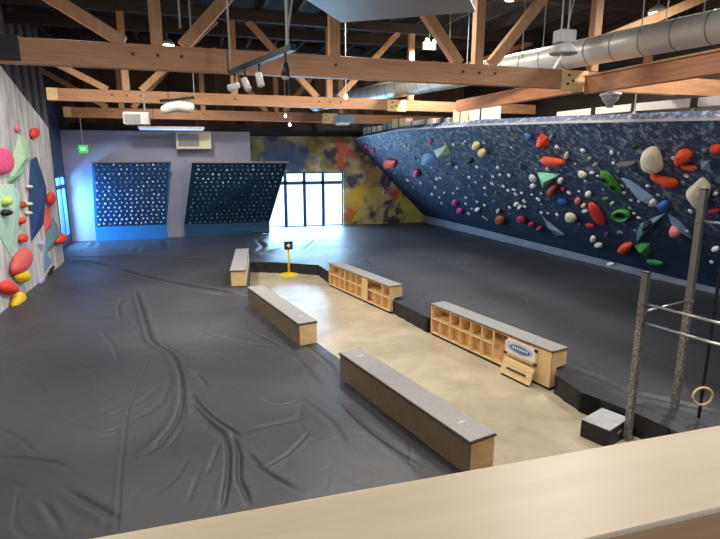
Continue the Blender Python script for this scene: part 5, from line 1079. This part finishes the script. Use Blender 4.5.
MB().box(-.32, .32, -.15, .2, .02, .30).build('case', M['h_slate'], q, bevel=.03)
MB().box(-.36, .1, -.17, .2, -.06, .02).build('tray', M['whitepaint'], q)
MB().tube([(0, 0, .3), (0, 0, 2.4)], .012, 6).build('rod', M['greypaint'], q)

ac = thing('heating_unit', 'cream heating unit with a louvred opening high on the lavender wall', 'heating unit', (-.2, 22.1, 3.74))
MB().box(-.64, .64, -.25, .2, 0, .66).build('casing', M['cream_unit'], ac, bevel=.02)
g = MB().box(-.56, .2, -.262, -.25, .1, .54).build('grille', M['greypaint'], ac)
m = MB()
for k in range(7): m.box(-.54, .18, -.275, -.262, .13+k*.06, .155+k*.06)
m.build('louvres', M['greypaint'], g)
q = thing('tube_light', 'long pale blue tube light above the cream heating unit', 'tube light', (-.93, 21.3, 4.42))
MB().box(-1.15, 1.15, -.05, .05, .03, .12).build('housing', M['whitepaint'], q, bevel=.01)
MB().tube([(-1.1, -.03, .01), (1.1, -.03, .01)], .03, 10).build('tube', M['ledglow'], q, smooth=True)
for x in (-.9, .9): MB().tube([(x, 0, .1), (x, 0, 1.6)], .008, 6).build('rod', M['greypaint'], q)
q = thing('exit_sign', 'green lit exit sign hanging at the back left corner', 'exit sign', (-3.7, 20, 3.72))
MB().box(-.14, .14, -.05, .05, -.13, .13).build('sign_case', M['exitglow'], q, bevel=.02)
MB().box(-.07, .08, -.056, -.05, -.05, .06).build('lit_centre', M['exitcore'], q)
MB().tube([(0, 0, .15), (0, 0, 1.1)], .015, 8).build('conduit', M['greypaint'], q)
q = thing('fan_heater', 'white fan heater tucked under the second truss at the left', 'fan heater', (-1.45, 14.75, 4.32))
MB().box(-.30, .30, -.18, .18, -.04, .26).build('case', M['foil'], q, bevel=.03)
MB().box(-.26, .1, -.19, -.18, .0, .2).build('grille', M['greypaint'], q)
MB().tube([(.2, 0, .28), (.2, 0, .7)], .02, 8).build('bracket', M['greypaint'], q)
q = thing('wrapped_bundle', 'white wrapped bundle over the second truss near the tall post', 'bundle', (-.45, 14.3, 4.62))
MB().tube([(-.42, 0, -.05), (-.2, .02, .06), (.05, -.02, .12), (.25, .0, .04), (.4, 0, .12)], [.09, .15, .13, .15, .08], 12).build('wrapping', M['foil'], q, smooth=True, subsurf=1)
MB().tube([(-.4, -.05, .2), (0, -.1, .25), (.4, -.05, .3)], .035, 8).build('tied_hose', M['dark'], q, smooth=True)
MB().tube([(.4, -.05, .3), (.42, 0, 2.3)], .01, 6).build('cord', M['greypaint'], q)
for lab, x, y in (('thin steel rod hanging left of the track light', .18, 8.6), ('thin steel rod right of the first truss post', .05, 7.9), ):
    q = MB().tube([(0, 0, 0), (0, 0, 2.4)], .014, 8).build('steel_rod', M['greypaint'], smooth=True); q.location = (x-.2, y, 5.2); tag(q, lab, 'rod')

# ------------------------------------------------------------------ daylight and lamps
def area(name, loc, rot, sx, sy, power, col, spread=180):
    ld = bpy.data.lights.new(name, 'AREA'); ld.shape = 'RECTANGLE'; ld.size = sx; ld.size_y = sy; ld.energy = power; ld.color = col; ld.spread = math.radians(spread)
    o = bpy.data.objects.new(name, ld); COL.objects.link(o); o.location = loc; o.rotation_euler = rot; return o
area('daylight', (4.3, 24.6, 1.6), (-PI/2, 0, 0), 4.4, 3.0, 400*DAYK, (.36, .66, 1))
area('daylight', (LX-.75, 21.0, 2.5), (0, -PI/2+math.radians(28), 0), 2.4, 2.6, 620*DAYK, (.16, .47, 1))
w = bpy.data.worlds.new('sky'); SC.world = w; w.use_nodes = True
bg = w.node_tree.nodes['Background']; bg.inputs[0].default_value = (.80, .88, 1, 1); bg.inputs[1].default_value = WORLDK

# ------------------------------------------------------------------ camera
cd = bpy.data.cameras.new('camera'); cam = bpy.data.objects.new('camera', cd); COL.objects.link(cam)
cd.sensor_fit = 'HORIZONTAL'; cd.sensor_width = 36; cd.lens = 36*535/720; cd.clip_start = .05; cd.clip_end = 200
cam.location = (0, 0, 3.6); cam.rotation_euler = (PI/2-math.radians(12.3), 0, -math.radians(16.3))
SC.camera = cam
vs = SC.view_settings; vs.view_transform = 'Standard'; vs.look = 'None'; vs.gamma = 1; vs.exposure = EXPO; vs.use_curve_mapping = False
SC.cycles.use_denoising = True; SC.cycles.max_bounces = 6
